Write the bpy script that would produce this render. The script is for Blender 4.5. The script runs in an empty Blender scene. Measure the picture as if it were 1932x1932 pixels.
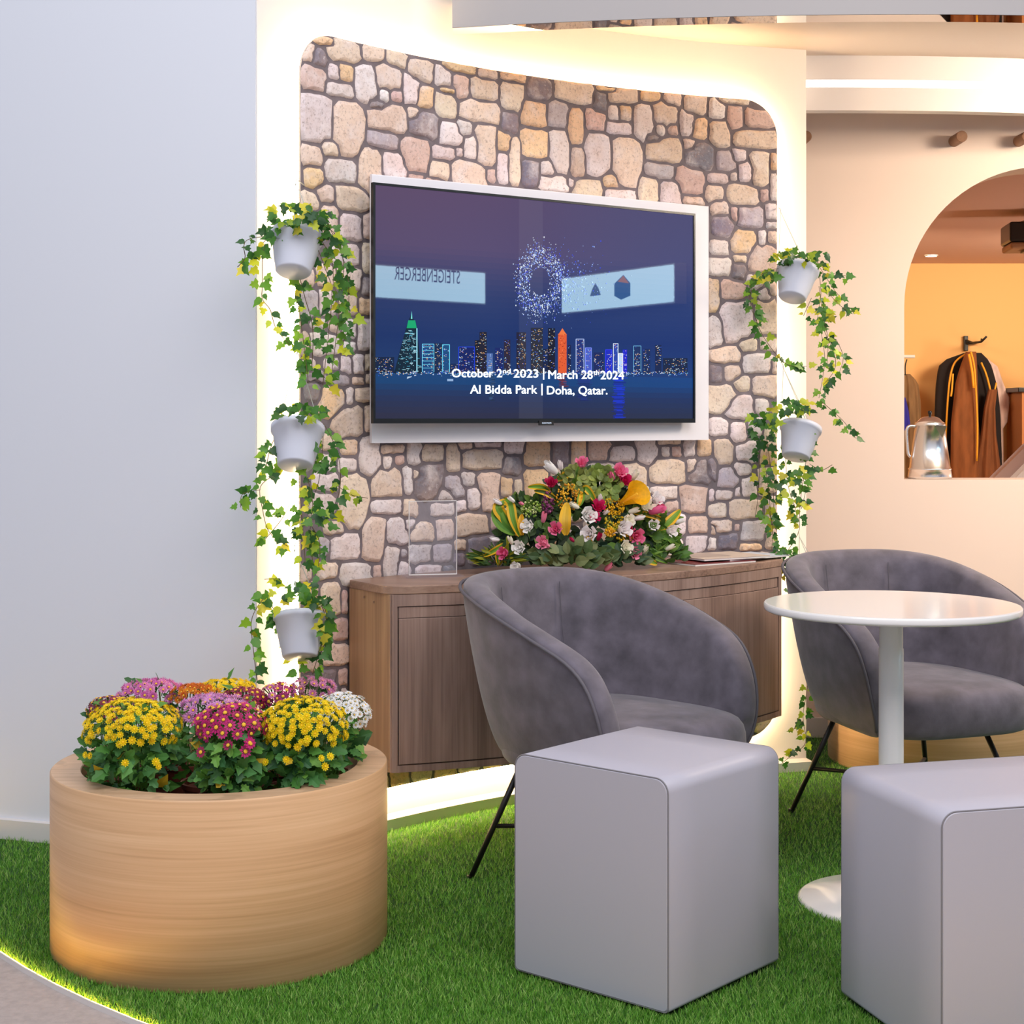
import bpy, math, random
import numpy as np
from mathutils import Vector, Matrix

S = bpy.context.scene
C = S.collection
rnd = random.Random(7)

# ------------------------------------------------------------------ camera, world, hall light, exposure
F, CX, HY, H = 3050.0, 966.0, 790.0, 1.22        # focal length in pixels, centre column, horizon row, eye height (m)
cam = bpy.data.objects.new('camera', bpy.data.cameras.new('camera'))
C.objects.link(cam)
cam.location = (0, 0, H)
cam.rotation_euler = (math.pi / 2, 0, 0)
cam.data.sensor_width = 36.0
cam.data.lens = 36.0 * F / 1932.0
cam.data.shift_y = -(966.0 - HY) / 1932.0
cam.data.clip_end = 200
S.camera = cam
S.view_settings.view_transform = 'Standard'
S.view_settings.look = 'None'
S.view_settings.gamma = 1.0
S.view_settings.exposure = 0.0
S.view_settings.use_curve_mapping = False
S.cycles.use_denoising = True
S.cycles.max_bounces = 8
S.cycles.transparent_max_bounces = 16
S.cycles.sample_clamp_indirect = 6.0
S.cycles.caustics_reflective = False

W = bpy.data.worlds.new('hall')
S.world = W
W.use_nodes = True
W.node_tree.nodes['Background'].inputs[0].default_value = (0.86, 0.88, 1.0, 1)
W.node_tree.nodes['Background'].inputs[1].default_value = 0.56


def area(name, loc, target, size, energy, col, sy=None):
    l = bpy.data.lights.new(name, 'AREA')
    l.shape = 'RECTANGLE'
    l.size = size
    l.size_y = sy or size
    l.energy = energy
    l.color = col
    o = bpy.data.objects.new(name, l)
    C.objects.link(o)
    o.location = loc
    o.rotation_euler = (Vector(target) - Vector(loc)).to_track_quat('-Z', 'Y').to_euler()
    return o


area('hall_light', (-1.2, 1.2, 4.4), (-0.6, 4.2, 0.6), 2.6, 78, (0.90, 0.94, 1.0))
area('hall_light', (1.9, 1.2, 4.2), (0.9, 4.6, 0.6), 2.6, 110, (1.0, 0.92, 0.88))
area('peach_wall_fill', (2.55, 5.0, 2.45), (1.9, 6.2, 1.2), 0.5, 66, (1.0, 0.82, 0.64))  # added warm fill out of view, brightens the peach wall
area('room_lamp', (3.6, 9.0, 2.2), (3.2, 10.8, 1.3), 0.6, 50, (1.0, 0.80, 0.56))
area('room_ceiling_fill', (4.3, 7.6, 0.9), (2.4, 8.6, 2.25), 0.5, 26, (1.0, 0.82, 0.66))  # added fill out of view, lifts the ceiling behind the arch
area('room_lamp', (1.6, 9.0, 2.2), (2.2, 10.8, 1.3), 0.5, 24, (1.0, 0.80, 0.56))


# ------------------------------------------------------------------ helpers
def lin(r, g, b):
    f = lambda c: (c / 255 / 12.92) if c <= 10.3 else ((c / 255 + 0.055) / 1.055) ** 2.4
    return (f(r), f(g), f(b))


def P(x, y, Y):
    return Vector(((x - CX) / F * Y, Y, H - (y - HY) / F * Y))


class MB:
    def __init__(s):
        s.v, s.f, s.c, s.m = [], [], [], []

    def add(s, vs, fs, col=None, mi=0):
        b = len(s.v)
        s.v += [tuple(v) for v in vs]
        for f in fs:
            s.f.append([b + i for i in f])
            s.c.append(col)
            s.m.append(mi)

    def box(s, x0, x1, y0, y1, z0, z1, col=None, M=None, mi=0):
        vs = [Vector(p) for p in ((x0, y0, z0), (x1, y0, z0), (x1, y1, z0), (x0, y1, z0), (x0, y0, z1), (x1, y0, z1), (x1, y1, z1), (x0, y1, z1))]
        if M is not None:
            vs = [M @ v for v in vs]
        s.add(vs, [(3, 2, 1, 0), (4, 5, 6, 7), (0, 1, 5, 4), (1, 2, 6, 5), (2, 3, 7, 6), (3, 0, 4, 7)], col, mi)

    def tube(s, pts, r, n=6, col=None, mi=0):
        pts = [Vector(p) for p in pts]
        rs = r if isinstance(r, (list, tuple)) else [r] * len(pts)
        vs, up = [], None
        for i, p in enumerate(pts):
            t = (pts[min(i + 1, len(pts) - 1)] - pts[max(i - 1, 0)])
            t = t.normalized() if t.length > 1e-9 else Vector((0, 0, 1))
            if up is None:
                up = t.orthogonal().normalized()
            up = (up - t * up.dot(t))
            up = up.normalized() if up.length > 1e-6 else t.orthogonal().normalized()
            w = t.cross(up)
            for k in range(n):
                a = 2 * math.pi * k / n
                vs.append(p + (up * math.cos(a) + w * math.sin(a)) * rs[i])
        fs = []
        for i in range(len(pts) - 1):
            for k in range(n):
                fs.append((i * n + k, i * n + (k + 1) % n, (i + 1) * n + (k + 1) % n, (i + 1) * n + k))
        fs.append(tuple(range(n - 1, -1, -1)))
        fs.append(tuple((len(pts) - 1) * n + k for k in range(n)))
        s.add(vs, fs, col, mi)

    def lathe(s, prof, n=32, M=None, col=None, mi=0):
        vs, fs, rows = [], [], []
        for (r, z) in prof:
            if r < 1e-6:
                rows.append([len(vs)])
                vs.append(Vector((0, 0, z)))
            else:
                rows.append(list(range(len(vs), len(vs) + n)))
                vs += [Vector((r * math.cos(2 * math.pi * k / n), r * math.sin(2 * math.pi * k / n), z)) for k in range(n)]
        for a, b in zip(rows[:-1], rows[1:]):
            for k in range(n):
                k2 = (k + 1) % n
                if len(a) == 1 and len(b) == 1:
                    continue
                if len(a) == 1:
                    fs.append((a[0], b[k2], b[k]))
                elif len(b) == 1:
                    fs.append((a[k], a[k2], b[0]))
                else:
                    fs.append((a[k], a[k2], b[k2], b[k]))
        if M is not None:
            vs = [M @ v for v in vs]
        s.add(vs, fs, col, mi)

    def grid(s, rows, col=None, mi=0, close=False):
        n = len(rows[0])
        vs = [p for r in rows for p in r]
        fs = []
        for i in range(len(rows) - 1):
            for k in range(n if close else n - 1):
                k2 = (k + 1) % n
                fs.append((i * n + k, i * n + k2, (i + 1) * n + k2, (i + 1) * n + k))
        s.add(vs, fs, col, mi)

    def mesh(s, name, mats, smooth=False, off=None):
        me = bpy.data.meshes.new(name)
        vs = s.v if off is None else [(v[0] - off[0], v[1] - off[1], v[2] - off[2]) for v in s.v]
        me.from_pydata(vs, [], s.f)
        for m in (mats if isinstance(mats, (list, tuple)) else [mats]):
            me.materials.append(m)
        if any(s.m):
            me.polygons.foreach_set('material_index', s.m)
        if smooth:
            me.polygons.foreach_set('use_smooth', [True] * len(s.f))
        if any(c is not None for c in s.c):
            a = me.color_attributes.new('Col', 'FLOAT_COLOR', 'CORNER')
            d = []
            for f, c in zip(s.f, s.c):
                c = c or (1, 1, 1)
                for _ in f:
                    d += [c[0], c[1], c[2], 1.0]
            a.data.foreach_set('color', d)
        me.update()
        return me


def link(name, me, parent=None, color=None):
    o = bpy.data.objects.new(name, me)
    C.objects.link(o)
    if parent is not None:
        o.parent = parent
    if color is not None:
        o.color = (color[0], color[1], color[2], 1)
    return o


def ob(name, mb, mats, parent=None, smooth=False, world=False, color=None, label=None, kind=None, bevel=0, subsurf=0):
    off = None
    if world and parent is not None:
        off = Vector((0, 0, 0))
        p = parent
        while p is not None:
            off = off + p.location
            p = p.parent
    o = link(name, mb.mesh(name, mats, smooth, off), parent, color)
    if label:
        o['label'] = label
    if kind:
        o['kind'] = kind
    if bevel:
        m = o.modifiers.new('bevel', 'BEVEL')
        m.width = bevel
        m.segments = 3
        m.limit_method = 'ANGLE'
    if subsurf:
        m = o.modifiers.new('subsurf', 'SUBSURF')
        m.levels = m.render_levels = subsurf
    return o


def tag(o, label, cat, group=None, kind=None):
    o['label'] = label
    o['category'] = cat
    if group:
        o['group'] = group
    if kind:
        o['kind'] = kind
    return o


def thing(name, label, cat, loc=(0, 0, 0), rz=0, group=None):
    o = bpy.data.objects.new(name, None)
    C.objects.link(o)
    o.location = loc
    o.rotation_euler = (0, 0, rz)
    return tag(o, label, cat, group)


def struct(name, mb, mats, parent=None, **k):
    return ob(name, mb, mats, parent, kind='structure', **k)


def smooth_path(pts, n=6):
    pts = [Vector(p) for p in pts]
    out = []
    for i in range(len(pts) - 1):
        p0, p1, p2, p3 = pts[max(i - 1, 0)], pts[i], pts[i + 1], pts[min(i + 2, len(pts) - 1)]
        for k in range(n):
            t = k / n
            out.append(0.5 * ((2 * p1) + (p2 - p0) * t + (2 * p0 - 5 * p1 + 4 * p2 - p3) * t * t + (3 * p1 - p0 - 3 * p2 + p3) * t ** 3))
    out.append(pts[-1])
    return out


def circle3(a, b, c):
    ax, ay = a
    bx, by = b
    cx, cy = c
    d = 2 * (ax * (by - cy) + bx * (cy - ay) + cx * (ay - by))
    ux = ((ax * ax + ay * ay) * (by - cy) + (bx * bx + by * by) * (cy - ay) + (cx * cx + cy * cy) * (ay - by)) / d
    uy = ((ax * ax + ay * ay) * (cx - bx) + (bx * bx + by * by) * (ax - cx) + (cx * cx + cy * cy) * (bx - ax)) / d
    return ux, uy, math.hypot(ax - ux, ay - uy)


def mat(name, col=(0.8, 0.8, 0.8), rough=0.5, nz=None, bump=None, metal=0.0, spec=0.5, src=None, transl=0.0, emit=None, coat=0.0, sheen=0.0):
    """nz = (scale xyz, value amount, detail); bump = (scale xyz, strength, distance); src = 'object' or 'attr' colour"""
    m = bpy.data.materials.new(name)
    m.use_nodes = True
    nt = m.node_tree
    N, L = nt.nodes, nt.links
    b = N['Principled BSDF']
    b.inputs['Roughness'].default_value = rough
    b.inputs['Metallic'].default_value = metal
    b.inputs['Specular IOR Level'].default_value = spec
    b.inputs['Coat Weight'].default_value = coat
    b.inputs['Coat Roughness'].default_value = 0.06
    b.inputs['Sheen Weight'].default_value = sheen
    sock = None
    if src == 'object':
        sock = N.new('ShaderNodeObjectInfo').outputs['Color']
    elif src == 'attr':
        a = N.new('ShaderNodeAttribute')
        a.attribute_name = 'Col'
        sock = a.outputs['Color']
    else:
        b.inputs['Base Color'].default_value = (*col, 1)
    tc = None
    if nz or bump:
        tc = N.new('ShaderNodeTexCoord')

    def noise_at(sc, det, dist=0.0):
        mp = N.new('ShaderNodeMapping')
        mp.inputs['Scale'].default_value = sc if isinstance(sc, (tuple, list)) else (sc, sc, sc)
        L.new(tc.outputs['Object'], mp.inputs['Vector'])
        t = N.new('ShaderNodeTexNoise')
        t.inputs['Scale'].default_value = 1.0
        t.inputs['Detail'].default_value = det
        t.inputs['Distortion'].default_value = dist
        L.new(mp.outputs['Vector'], t.inputs['Vector'])
        return t.outputs['Fac']

    if nz:
        f = noise_at(nz[0], nz[2])
        mr = N.new('ShaderNodeMapRange')
        mr.inputs['From Min'].default_value = 0.25
        mr.inputs['From Max'].default_value = 0.75
        mr.inputs['To Min'].default_value = 1 - nz[1]
        mr.inputs['To Max'].default_value = 1 + nz[1]
        L.new(f, mr.inputs['Value'])
        hs = N.new('ShaderNodeHueSaturation')
        if sock is not None:
            L.new(sock, hs.inputs['Color'])
        else:
            hs.inputs['Color'].default_value = (*col, 1)
        L.new(mr.outputs['Result'], hs.inputs['Value'])
        sock = hs.outputs['Color']
    if sock is not None:
        L.new(sock, b.inputs['Base Color'])
    if bump:
        f = noise_at(bump[0], 5)
        bp = N.new('ShaderNodeBump')
        bp.inputs['Strength'].default_value = bump[1]
        bp.inputs['Distance'].default_value = bump[2]
        L.new(f, bp.inputs['Height'])
        L.new(bp.outputs['Normal'], b.inputs['Normal'])
    if emit:
        if emit[0] == 'attr':
            L.new(sock, b.inputs['Emission Color'])
            for l in list(b.inputs['Base Color'].links):
                L.remove(l)
            b.inputs['Base Color'].default_value = (0.005, 0.005, 0.006, 1)
        else:
            b.inputs['Emission Color'].default_value = (*emit[0], 1)
        b.inputs['Emission Strength'].default_value = emit[1]
    if transl:
        tr = N.new('ShaderNodeBsdfTranslucent')
        if sock is not None:
            L.new(sock, tr.inputs['Color'])
        else:
            tr.inputs['Color'].default_value = (*col, 1)
        mx = N.new('ShaderNodeMixShader')
        mx.inputs[0].default_value = transl
        L.new(b.outputs[0], mx.inputs[1])
        L.new(tr.outputs[0], mx.inputs[2])
        L.new(mx.outputs[0], N['Material Output'].inputs['Surface'])
    return m


def wood(name, dark, mid, light, sc, fine, rough=0.5, dist=1.2):
    m = mat(name, mid, rough)
    nt = m.node_tree
    N, L = nt.nodes, nt.links
    tc = N.new('ShaderNodeTexCoord')
    outs = []
    for s_, det, d_ in ((sc, 4, dist), (fine, 3, 0.2)):
        mp = N.new('ShaderNodeMapping')
        mp.inputs['Scale'].default_value = s_
        L.new(tc.outputs['Object'], mp.inputs['Vector'])
        t = N.new('ShaderNodeTexNoise')
        t.inputs['Scale'].default_value = 1
        t.inputs['Detail'].default_value = det
        t.inputs['Distortion'].default_value = d_
        L.new(mp.outputs['Vector'], t.inputs['Vector'])
        outs.append(t.outputs['Fac'])
    mx = N.new('ShaderNodeMath')
    mx.operation = 'MULTIPLY_ADD'
    mx.inputs[1].default_value = 0.45
    L.new(outs[1], mx.inputs[0])
    sc2 = N.new('ShaderNodeMath')
    sc2.operation = 'MULTIPLY'
    sc2.inputs[1].default_value = 0.6
    L.new(outs[0], sc2.inputs[0])
    L.new(sc2.outputs[0], mx.inputs[2])
    cr = N.new('ShaderNodeValToRGB')
    e = cr.color_ramp.elements
    e[0].position, e[0].color = 0.36, (*dark, 1)
    e[1].position, e[1].color = 0.66, (*light, 1)
    k = e.new(0.5)
    k.color = (*mid, 1)
    L.new(mx.outputs[0], cr.inputs['Fac'])
    L.new(cr.outputs['Color'], N['Principled BSDF'].inputs['Base Color'])
    return m


M = {}
M['cool_wall'] = mat('cool_wall_paint', lin(220, 224, 233), 0.55, bump=((3, 3, 3), 0.02, 0.01))
M['white_wall'] = mat('white_wall_paint', lin(240, 234, 228), 0.5, bump=((3, 3, 3), 0.02, 0.01))
M['peach_wall'] = mat('peach_wall_paint', lin(238, 216, 200), 0.6, nz=((1.5, 1.5, 1.5), 0.02, 2))
M['ceiling'] = mat('ceiling_paint', lin(212, 194, 180), 0.5, spec=0.3)
M['fascia_grey'] = mat('grey_fascia_paint', lin(170, 166, 166), 0.45)
M['fascia'] = mat('fascia_paint', lin(228, 222, 220), 0.45)
M['skirting'] = mat('skirting_paint', lin(222, 216, 212), 0.35)
M['mirror'] = mat('mirror_strip', (0.80, 0.80, 0.80), 0.02, metal=1.0)
M['carpet'] = mat('beige_carpet', lin(178, 166, 160), 0.95, nz=((60, 60, 60), 0.12, 4), bump=((300, 300, 300), 0.4, 0.004))
M['turf_base'] = mat('turf_backing', lin(40, 78, 26), 0.95, nz=((80, 80, 80), 0.25, 3))
M['grass'] = mat('turf_blades', rough=0.55, src='attr', transl=0.25)
M['mortar'] = mat('stone_mortar', lin(122, 112, 116), 0.9, nz=((28, 28, 28), 0.22, 5), bump=((60, 60, 60), 0.5, 0.004))
M['panel_edge'] = mat('panel_edge_board', lin(222, 206, 190), 0.6)
M['steel_black'] = mat('black_metal', lin(24, 22, 22), 0.45)
M['black_plastic'] = mat('black_plastic', lin(14, 14, 16), 0.3)
M['white_gloss'] = mat('white_laminate', lin(238, 236, 234), 0.12, spec=0.6)
M['white_metal'] = mat('white_metal', lin(236, 235, 235), 0.25)
M['leather'] = mat('grey_leather', lin(184, 182, 194), 0.42, bump=((420, 420, 420), 0.06, 0.001))
M['seam'] = mat('grey_seam', lin(128, 126, 132), 0.6)
M['velvet'] = mat('grey_velvet', lin(99, 93, 104), 0.75, nz=((16, 16, 16), 0.42, 7), bump=((180, 180, 180), 0.12, 0.002), sheen=0.35)
M['piping'] = mat('grey_piping', lin(96, 92, 100), 0.6)
M['oak'] = wood('light_oak_veneer', lin(198, 154, 110), lin(213, 169, 124), lin(224, 182, 138), (0.9, 0.9, 26), (2, 2, 190), 0.42, 0.5)
M['oak_top'] = wood('light_oak_rim', lin(196, 158, 122), lin(210, 172, 136), lin(220, 184, 150), (3, 40, 3), (6, 200, 6), 0.45, 0.6)
_t = M['oak_top'].node_tree
_b = _t.nodes['Principled BSDF']
_src = _b.inputs['Base Color'].links[0].from_socket
_n = _t.nodes.new('ShaderNodeTexNoise')
_n.inputs['Scale'].default_value = 11
_n.inputs['Detail'].default_value = 5
_t.links.new([q for q in _t.nodes if q.type == 'TEX_COORD'][0].outputs['Object'], _n.inputs['Vector'])
_r = _t.nodes.new('ShaderNodeMapRange')
_r.inputs['From Min'].default_value = 0.55
_r.inputs['From Max'].default_value = 0.62
_r.inputs['To Min'].default_value = 1.0
_r.inputs['To Max'].default_value = 0.80
_t.links.new(_n.outputs['Fac'], _r.inputs['Value'])
_h = _t.nodes.new('ShaderNodeHueSaturation')
_t.links.new(_src, _h.inputs['Color'])
_t.links.new(_r.outputs['Result'], _h.inputs['Value'])
_t.links.new(_h.outputs['Color'], _b.inputs['Base Color'])
M['walnut'] = wood('walnut_laminate', lin(132, 108, 98), lin(152, 126, 115), lin(168, 142, 130), (11, 11, 1.1), (150, 150, 3), 0.42, 1.6)
M['walnut_top'] = wood('walnut_top_laminate', lin(120, 94, 80), lin(150, 120, 104), lin(166, 136, 118), (1.5, 14, 14), (3, 160, 160), 0.38, 1.2)
M['walnut_side'] = wood('walnut_side_laminate', lin(130, 98, 72), lin(160, 126, 96), lin(180, 146, 112), (14, 14, 1.0), (170, 170, 2), 0.42, 1.2)
M['leaf'] = mat('ivy_leaf', rough=0.42, src='object', transl=0.32, nz=((90, 90, 90), 0.18, 3))
M['vine'] = mat('ivy_stem', lin(92, 74, 44), 0.7)
M['pot'] = mat('pale_plastic_pot', lin(226, 231, 246), 0.35, transl=0.12)
M['wire'] = mat('hanger_wire', lin(190, 192, 184), 0.4)
M['petal'] = mat('flower_petal', rough=0.6, src='object', transl=0.25, nz=((120, 120, 120), 0.12, 2))
M['heart'] = mat('flower_heart', lin(236, 186, 50), 0.7)
M['heart_gold'] = mat('button_heart', lin(248, 200, 8), 0.7)
M['foliage'] = mat('chrysanthemum_leaf', rough=0.55, src='attr', transl=0.22)
M['spray'] = mat('filler_blossom', rough=0.6, src='attr')
M['clay'] = mat('terracotta_pot', lin(112, 50, 34), 0.7)
M['gap_shade'] = mat('gap_shade_brown', lin(58, 44, 38), 0.8)
M['soil'] = mat('dark_soil', lin(44, 30, 24), 0.95, nz=((80, 80, 80), 0.4, 4))
M['plain'] = mat('plain_coloured', rough=0.6, src='object')
M['cloth'] = mat('robe_cloth', rough=0.9, src='object', nz=((30, 30, 8), 0.25, 4))
M['paper'] = mat('printed_paper', rough=0.4, src='attr')
M['chrome'] = mat('polished_steel', (0.93, 0.93, 0.94), 0.26, metal=1.0)
M['room_wall'] = mat('tan_room_wall', lin(236, 188, 124), 0.75)
M['room_ceil'] = mat('brown_room_ceiling', lin(206, 170, 156), 0.8)
M['peg'] = mat('brown_peg_wood', lin(150, 108, 78), 0.6, nz=((60, 8, 60), 0.2, 4))
M['led'] = mat('warm_light_strip', (1, 1, 1), 0.5, emit=((1.0, 0.74, 0.42), 42.0))
M['led_low'] = mat('warm_low_strip', (1, 1, 1), 0.5, emit=((1.0, 0.66, 0.24), 100.0))
M['led_white'] = mat('white_light_strip', (1, 1, 1), 0.5, emit=((1.0, 0.90, 0.78), 5.5))
M['led_floor'] = mat('amber_floor_strip', (1, 1, 1), 0.5, emit=((1.0, 0.54, 0.07), 34.0))
M['lamp'] = mat('lamp_lens', (1, 1, 1), 0.5, emit=((1.0, 0.9, 0.72), 14.0))
M['screen'] = mat('tv_picture', rough=0.012, src='attr', spec=0.5, emit=('attr', 1.0))
M['sign'] = mat('lit_sign_face', rough=0.5, emit=((0.55, 0.86, 1.0), 12.0))
M['sign_ink'] = mat('sign_ink', lin(40, 60, 80), 0.6)
M['hall_wall'] = mat('grey_hall_wall', lin(120, 130, 160), 0.6)

# stone: object colour broken up by warm blotches and dark pitting
ms = mat('field_stone', rough=0.85, src='object', bump=((45, 45, 45), 0.6, 0.006))
M['stone'] = ms
nt = ms.node_tree
N, L = nt.nodes, nt.links
tc = [n for n in N if n.type == 'TEX_COORD'][0]
oi = [n for n in N if n.type == 'OBJECT_INFO'][0]


def _noise(scale, det, rough=0.6):
    t = N.new('ShaderNodeTexNoise')
    t.inputs['Scale'].default_value = scale
    t.inputs['Detail'].default_value = det
    t.inputs['Roughness'].default_value = rough
    L.new(tc.outputs['Object'], t.inputs['Vector'])
    return t.outputs['Fac']


def _ramp(fac, lo, hi):
    r = N.new('ShaderNodeMapRange')
    r.inputs['From Min'].default_value = lo
    r.inputs['From Max'].default_value = hi
    L.new(fac, r.inputs['Value'])
    return r.outputs['Result']


def _mix(fac, a, b, k=1.0, blend='MIX'):
    x = N.new('ShaderNodeMix')
    x.data_type = 'RGBA'
    x.blend_type = blend
    if k != 1.0:
        q = N.new('ShaderNodeMath')
        q.operation = 'MULTIPLY'
        q.inputs[1].default_value = k
        L.new(fac, q.inputs[0])
        fac = q.outputs[0]
    L.new(fac, x.inputs[0])
    for i, v in ((6, a), (7, b)):
        if isinstance(v, tuple):
            x.inputs[i].default_value = (*v, 1)
        else:
            L.new(v, x.inputs[i])
    return x.outputs[2]


c1 = _mix(_ramp(_noise(9, 4), 0.42, 0.68), oi.outputs['Color'], lin(208, 172, 148), 0.35)
c2 = _mix(_ramp(_noise(14, 5), 0.5, 0.72), c1, lin(238, 226, 224), 0.65)
c3 = _mix(_ramp(_noise(105, 6, 0.8), 0.53, 0.66), c2, lin(124, 98, 90), 0.7)
c4 = _mix(_ramp(_noise(34, 7, 0.75), 0.55, 0.72), c3, lin(164, 130, 114), 0.5)
c4 = _mix(_ramp(_noise(60, 6, 0.8), 0.58, 0.70), c4, lin(244, 234, 232), 0.6)
L.new(c4, N['Principled BSDF'].inputs['Base Color'])

# clear acrylic
ma = bpy.data.materials.new('clear_acrylic')
ma.use_nodes = True
na = ma.node_tree.nodes
ba = na['Principled BSDF']
ba.inputs['Roughness'].default_value = 0.04
ba.inputs['Base Color'].default_value = (0.93, 0.93, 0.96, 1)
tb = na.new('ShaderNodeBsdfTransparent')
tb.inputs[0].default_value = (0.97, 0.97, 1, 1)
mxa = na.new('ShaderNodeMixShader')
mxa.inputs[0].default_value = 0.94
ma.node_tree.links.new(ba.outputs[0], mxa.inputs[1])
ma.node_tree.links.new(tb.outputs[0], mxa.inputs[2])
ma.node_tree.links.new(mxa.outputs[0], na['Material Output'].inputs['Surface'])
M['acrylic'] = ma

# ------------------------------------------------------------------ room shell: the curved wall and its stone panel
ACX, ACY, AR = circle3((-0.583, 4.53), (-0.01, 5.10), (0.895, 5.56))     # front face of the stone panel, seen from above


def ang_px(x, R=AR):
    """angle on the arc of radius R that the sight line through column x meets"""
    dx, dy = (x - CX) / F, 1.0
    A = dx * dx + dy * dy
    B = -2 * (dx * ACX + dy * ACY)
    D = B * B - 4 * A * (ACX ** 2 + ACY ** 2 - R * R)
    t = (-B + math.sqrt(D)) / (2 * A)
    return math.atan2(t * dy - ACY, t * dx - ACX)


def arc(a, R):
    return ACX + R * math.cos(a), ACY + R * math.sin(a)


GAP = 0.055
RW = AR + GAP
aL, aR_ = ang_px(485, RW), ang_px(1521, RW)
PL, PR = ang_px(567), ang_px(1466)
PZ0, PZ1 = 0.127, 2.312
PW = (PL - PR) * AR                                                        # panel length along the arc


def pan(s, z, d=0.0):
    """point on the stone panel: s along it from its left end, z up, d out of its face"""
    a = PL - s / AR
    x, y = arc(a, AR - d)
    return Vector((x, y, z))


wallz = 2.62
mb = MB()
na_ = 40
fr = [arc(aL + (aR_ - aL) * i / na_, RW) for i in range(na_ + 1)]
bk = [arc(aL + (aR_ - aL) * i / na_, RW + 0.12) for i in range(na_ + 1)]
mb.grid([[(x, y, 0) for x, y in fr], [(x, y, wallz) for x, y in fr], [(x, y, wallz) for x, y in bk], [(x, y, 0) for x, y in bk]])
e0, e1, b0, b1 = fr[0], fr[-1], bk[0], bk[-1]
mb.add([(*e1, 0), (*b1, 0), (*b1, wallz), (*e1, wallz)], [(0, 1, 2, 3)])
mb.add([(*e0, 0), (*b0, 0), (*b0, wallz), (*e0, wallz)], [(3, 2, 1, 0)])
struct('wall_back', mb, M['white_wall'], smooth=False)
mb = MB()
sk = lambda R, z: [(*arc(aL + (aR_ - aL) * i / na_, R), z) for i in range(na_ + 1)]
mb.grid([sk(RW - 0.055, 0), sk(RW - 0.055, 0.032), sk(RW - 0.001, 0.034)])
mb.add([(*arc(aR_, RW - 0.055), 0), (*arc(aR_, RW), 0), (*arc(aR_, RW), 0.034), (*arc(aR_, RW - 0.055), 0.032)], [(0, 1, 2, 3)])
struct('baseboard_back', mb, M['skirting'])

# left wall: starts at the same corner and runs back to the left
cxl, cyl = fr[0]
cl = Vector((cxl - 0.004, cyl - 0.004, 0))
dl = Vector((-0.94, 0.31, 0)).normalized()
nl = Vector((dl.y, -dl.x, 0))
if nl.y > 0:
    nl = -nl
mb = MB()
e = cl + dl * 3.2
mb.add([cl, e, e + Vector((0, 0, 3.2)), cl + Vector((0, 0, 3.2))], [(0, 1, 2, 3)])
q0, q1 = cl - nl * 0.1, e - nl * 0.1
mb.add([q0, q1, q1 + Vector((0, 0, 3.2)), q0 + Vector((0, 0, 3.2))], [(3, 2, 1, 0)])
mb.add([cl, q0, q0 + Vector((0, 0, 3.2)), cl + Vector((0, 0, 3.2))], [(0, 1, 2, 3)])
struct('wall_left', mb, M['cool_wall'])
mb = MB()
a0, a1 = cl + nl * 0.016, e + nl * 0.016
mb.add([a0, a1, a1 + Vector((0, 0, .056)), a0 + Vector((0, 0, .056)), cl + Vector((0, 0, .058)), e + Vector((0, 0, .058))], [(0, 1, 2, 3), (3, 2, 5, 4)])
struct('baseboard_left', mb, M['skirting'])

# back wall with the arched opening
YB, TB = 6.2, 0.2
ox0, orad = (1706 - CX) * YB / F, 264 * YB / F
oxc, osill, ospr = ox0 + orad, H - (905 - HY) * YB / F, H - (578 - HY) * YB / F
wx0, wx1, wz1 = 0.80, 4.6, 2.62
na2 = 40
top = [(oxc - orad * math.cos(math.pi * i / na2), ospr + orad * math.sin(math.pi * i / na2)) for i in range(na2 + 1)]
mb = MB()
for y, flip in ((YB, False), (YB + TB, True)):
    qs = [[(wx0, 0), (wx1, 0), (wx1, osill), (wx0, osill)], [(wx0, osill), (ox0, osill), (ox0, ospr), (wx0, ospr)],
          [(ox0 + 2 * orad, osill), (wx1, osill), (wx1, ospr), (ox0 + 2 * orad, ospr)],
          [(wx0, ospr), (ox0, ospr), (ox0, wz1), (wx0, wz1)], [(ox0 + 2 * orad, ospr), (wx1, ospr), (wx1, wz1), (ox0 + 2 * orad, wz1)]]
    for (xa, za), (xb, zb) in zip(top[:-1], top[1:]):
        qs.append([(xa, za), (xb, zb), (xb, wz1), (xa, wz1)])
    for q in qs:
        vs = [(x, y, z) for x, z in q]
        mb.add(vs, [(0, 1, 2, 3) if not flip else (3, 2, 1, 0)])
rim = [(ox0, osill)] + top + [(ox0 + 2 * orad, osill), (ox0, osill)]
for (xa, za), (xb, zb) in zip(rim[:-1], rim[1:]):
    mb.add([(xa, YB, za), (xb, YB, zb), (xb, YB + TB, zb), (xa, YB + TB, za)], [(3, 2, 1, 0)])
mb.add([(wx0, YB, 0), (wx0, YB + TB, 0), (wx0, YB + TB, wz1), (wx0, YB, wz1)], [(3, 2, 1, 0)])
struct('wall_arch', mb, M['peach_wall'])
mb = MB()
mb.box(wx0, wx1, YB - 0.016, YB, 0, 0.075)
struct('baseboard_arch', mb, M['skirting'])

# ring of the lowered ceiling, its mirrored underside and the inner fascia with the light slot
RCX, RCY, RR = 1.15, 10.177, 5.5
RZ = 2.39


def ring(x, R):
    return RCY - math.sqrt(R * R - (x - RCX) ** 2)


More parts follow.
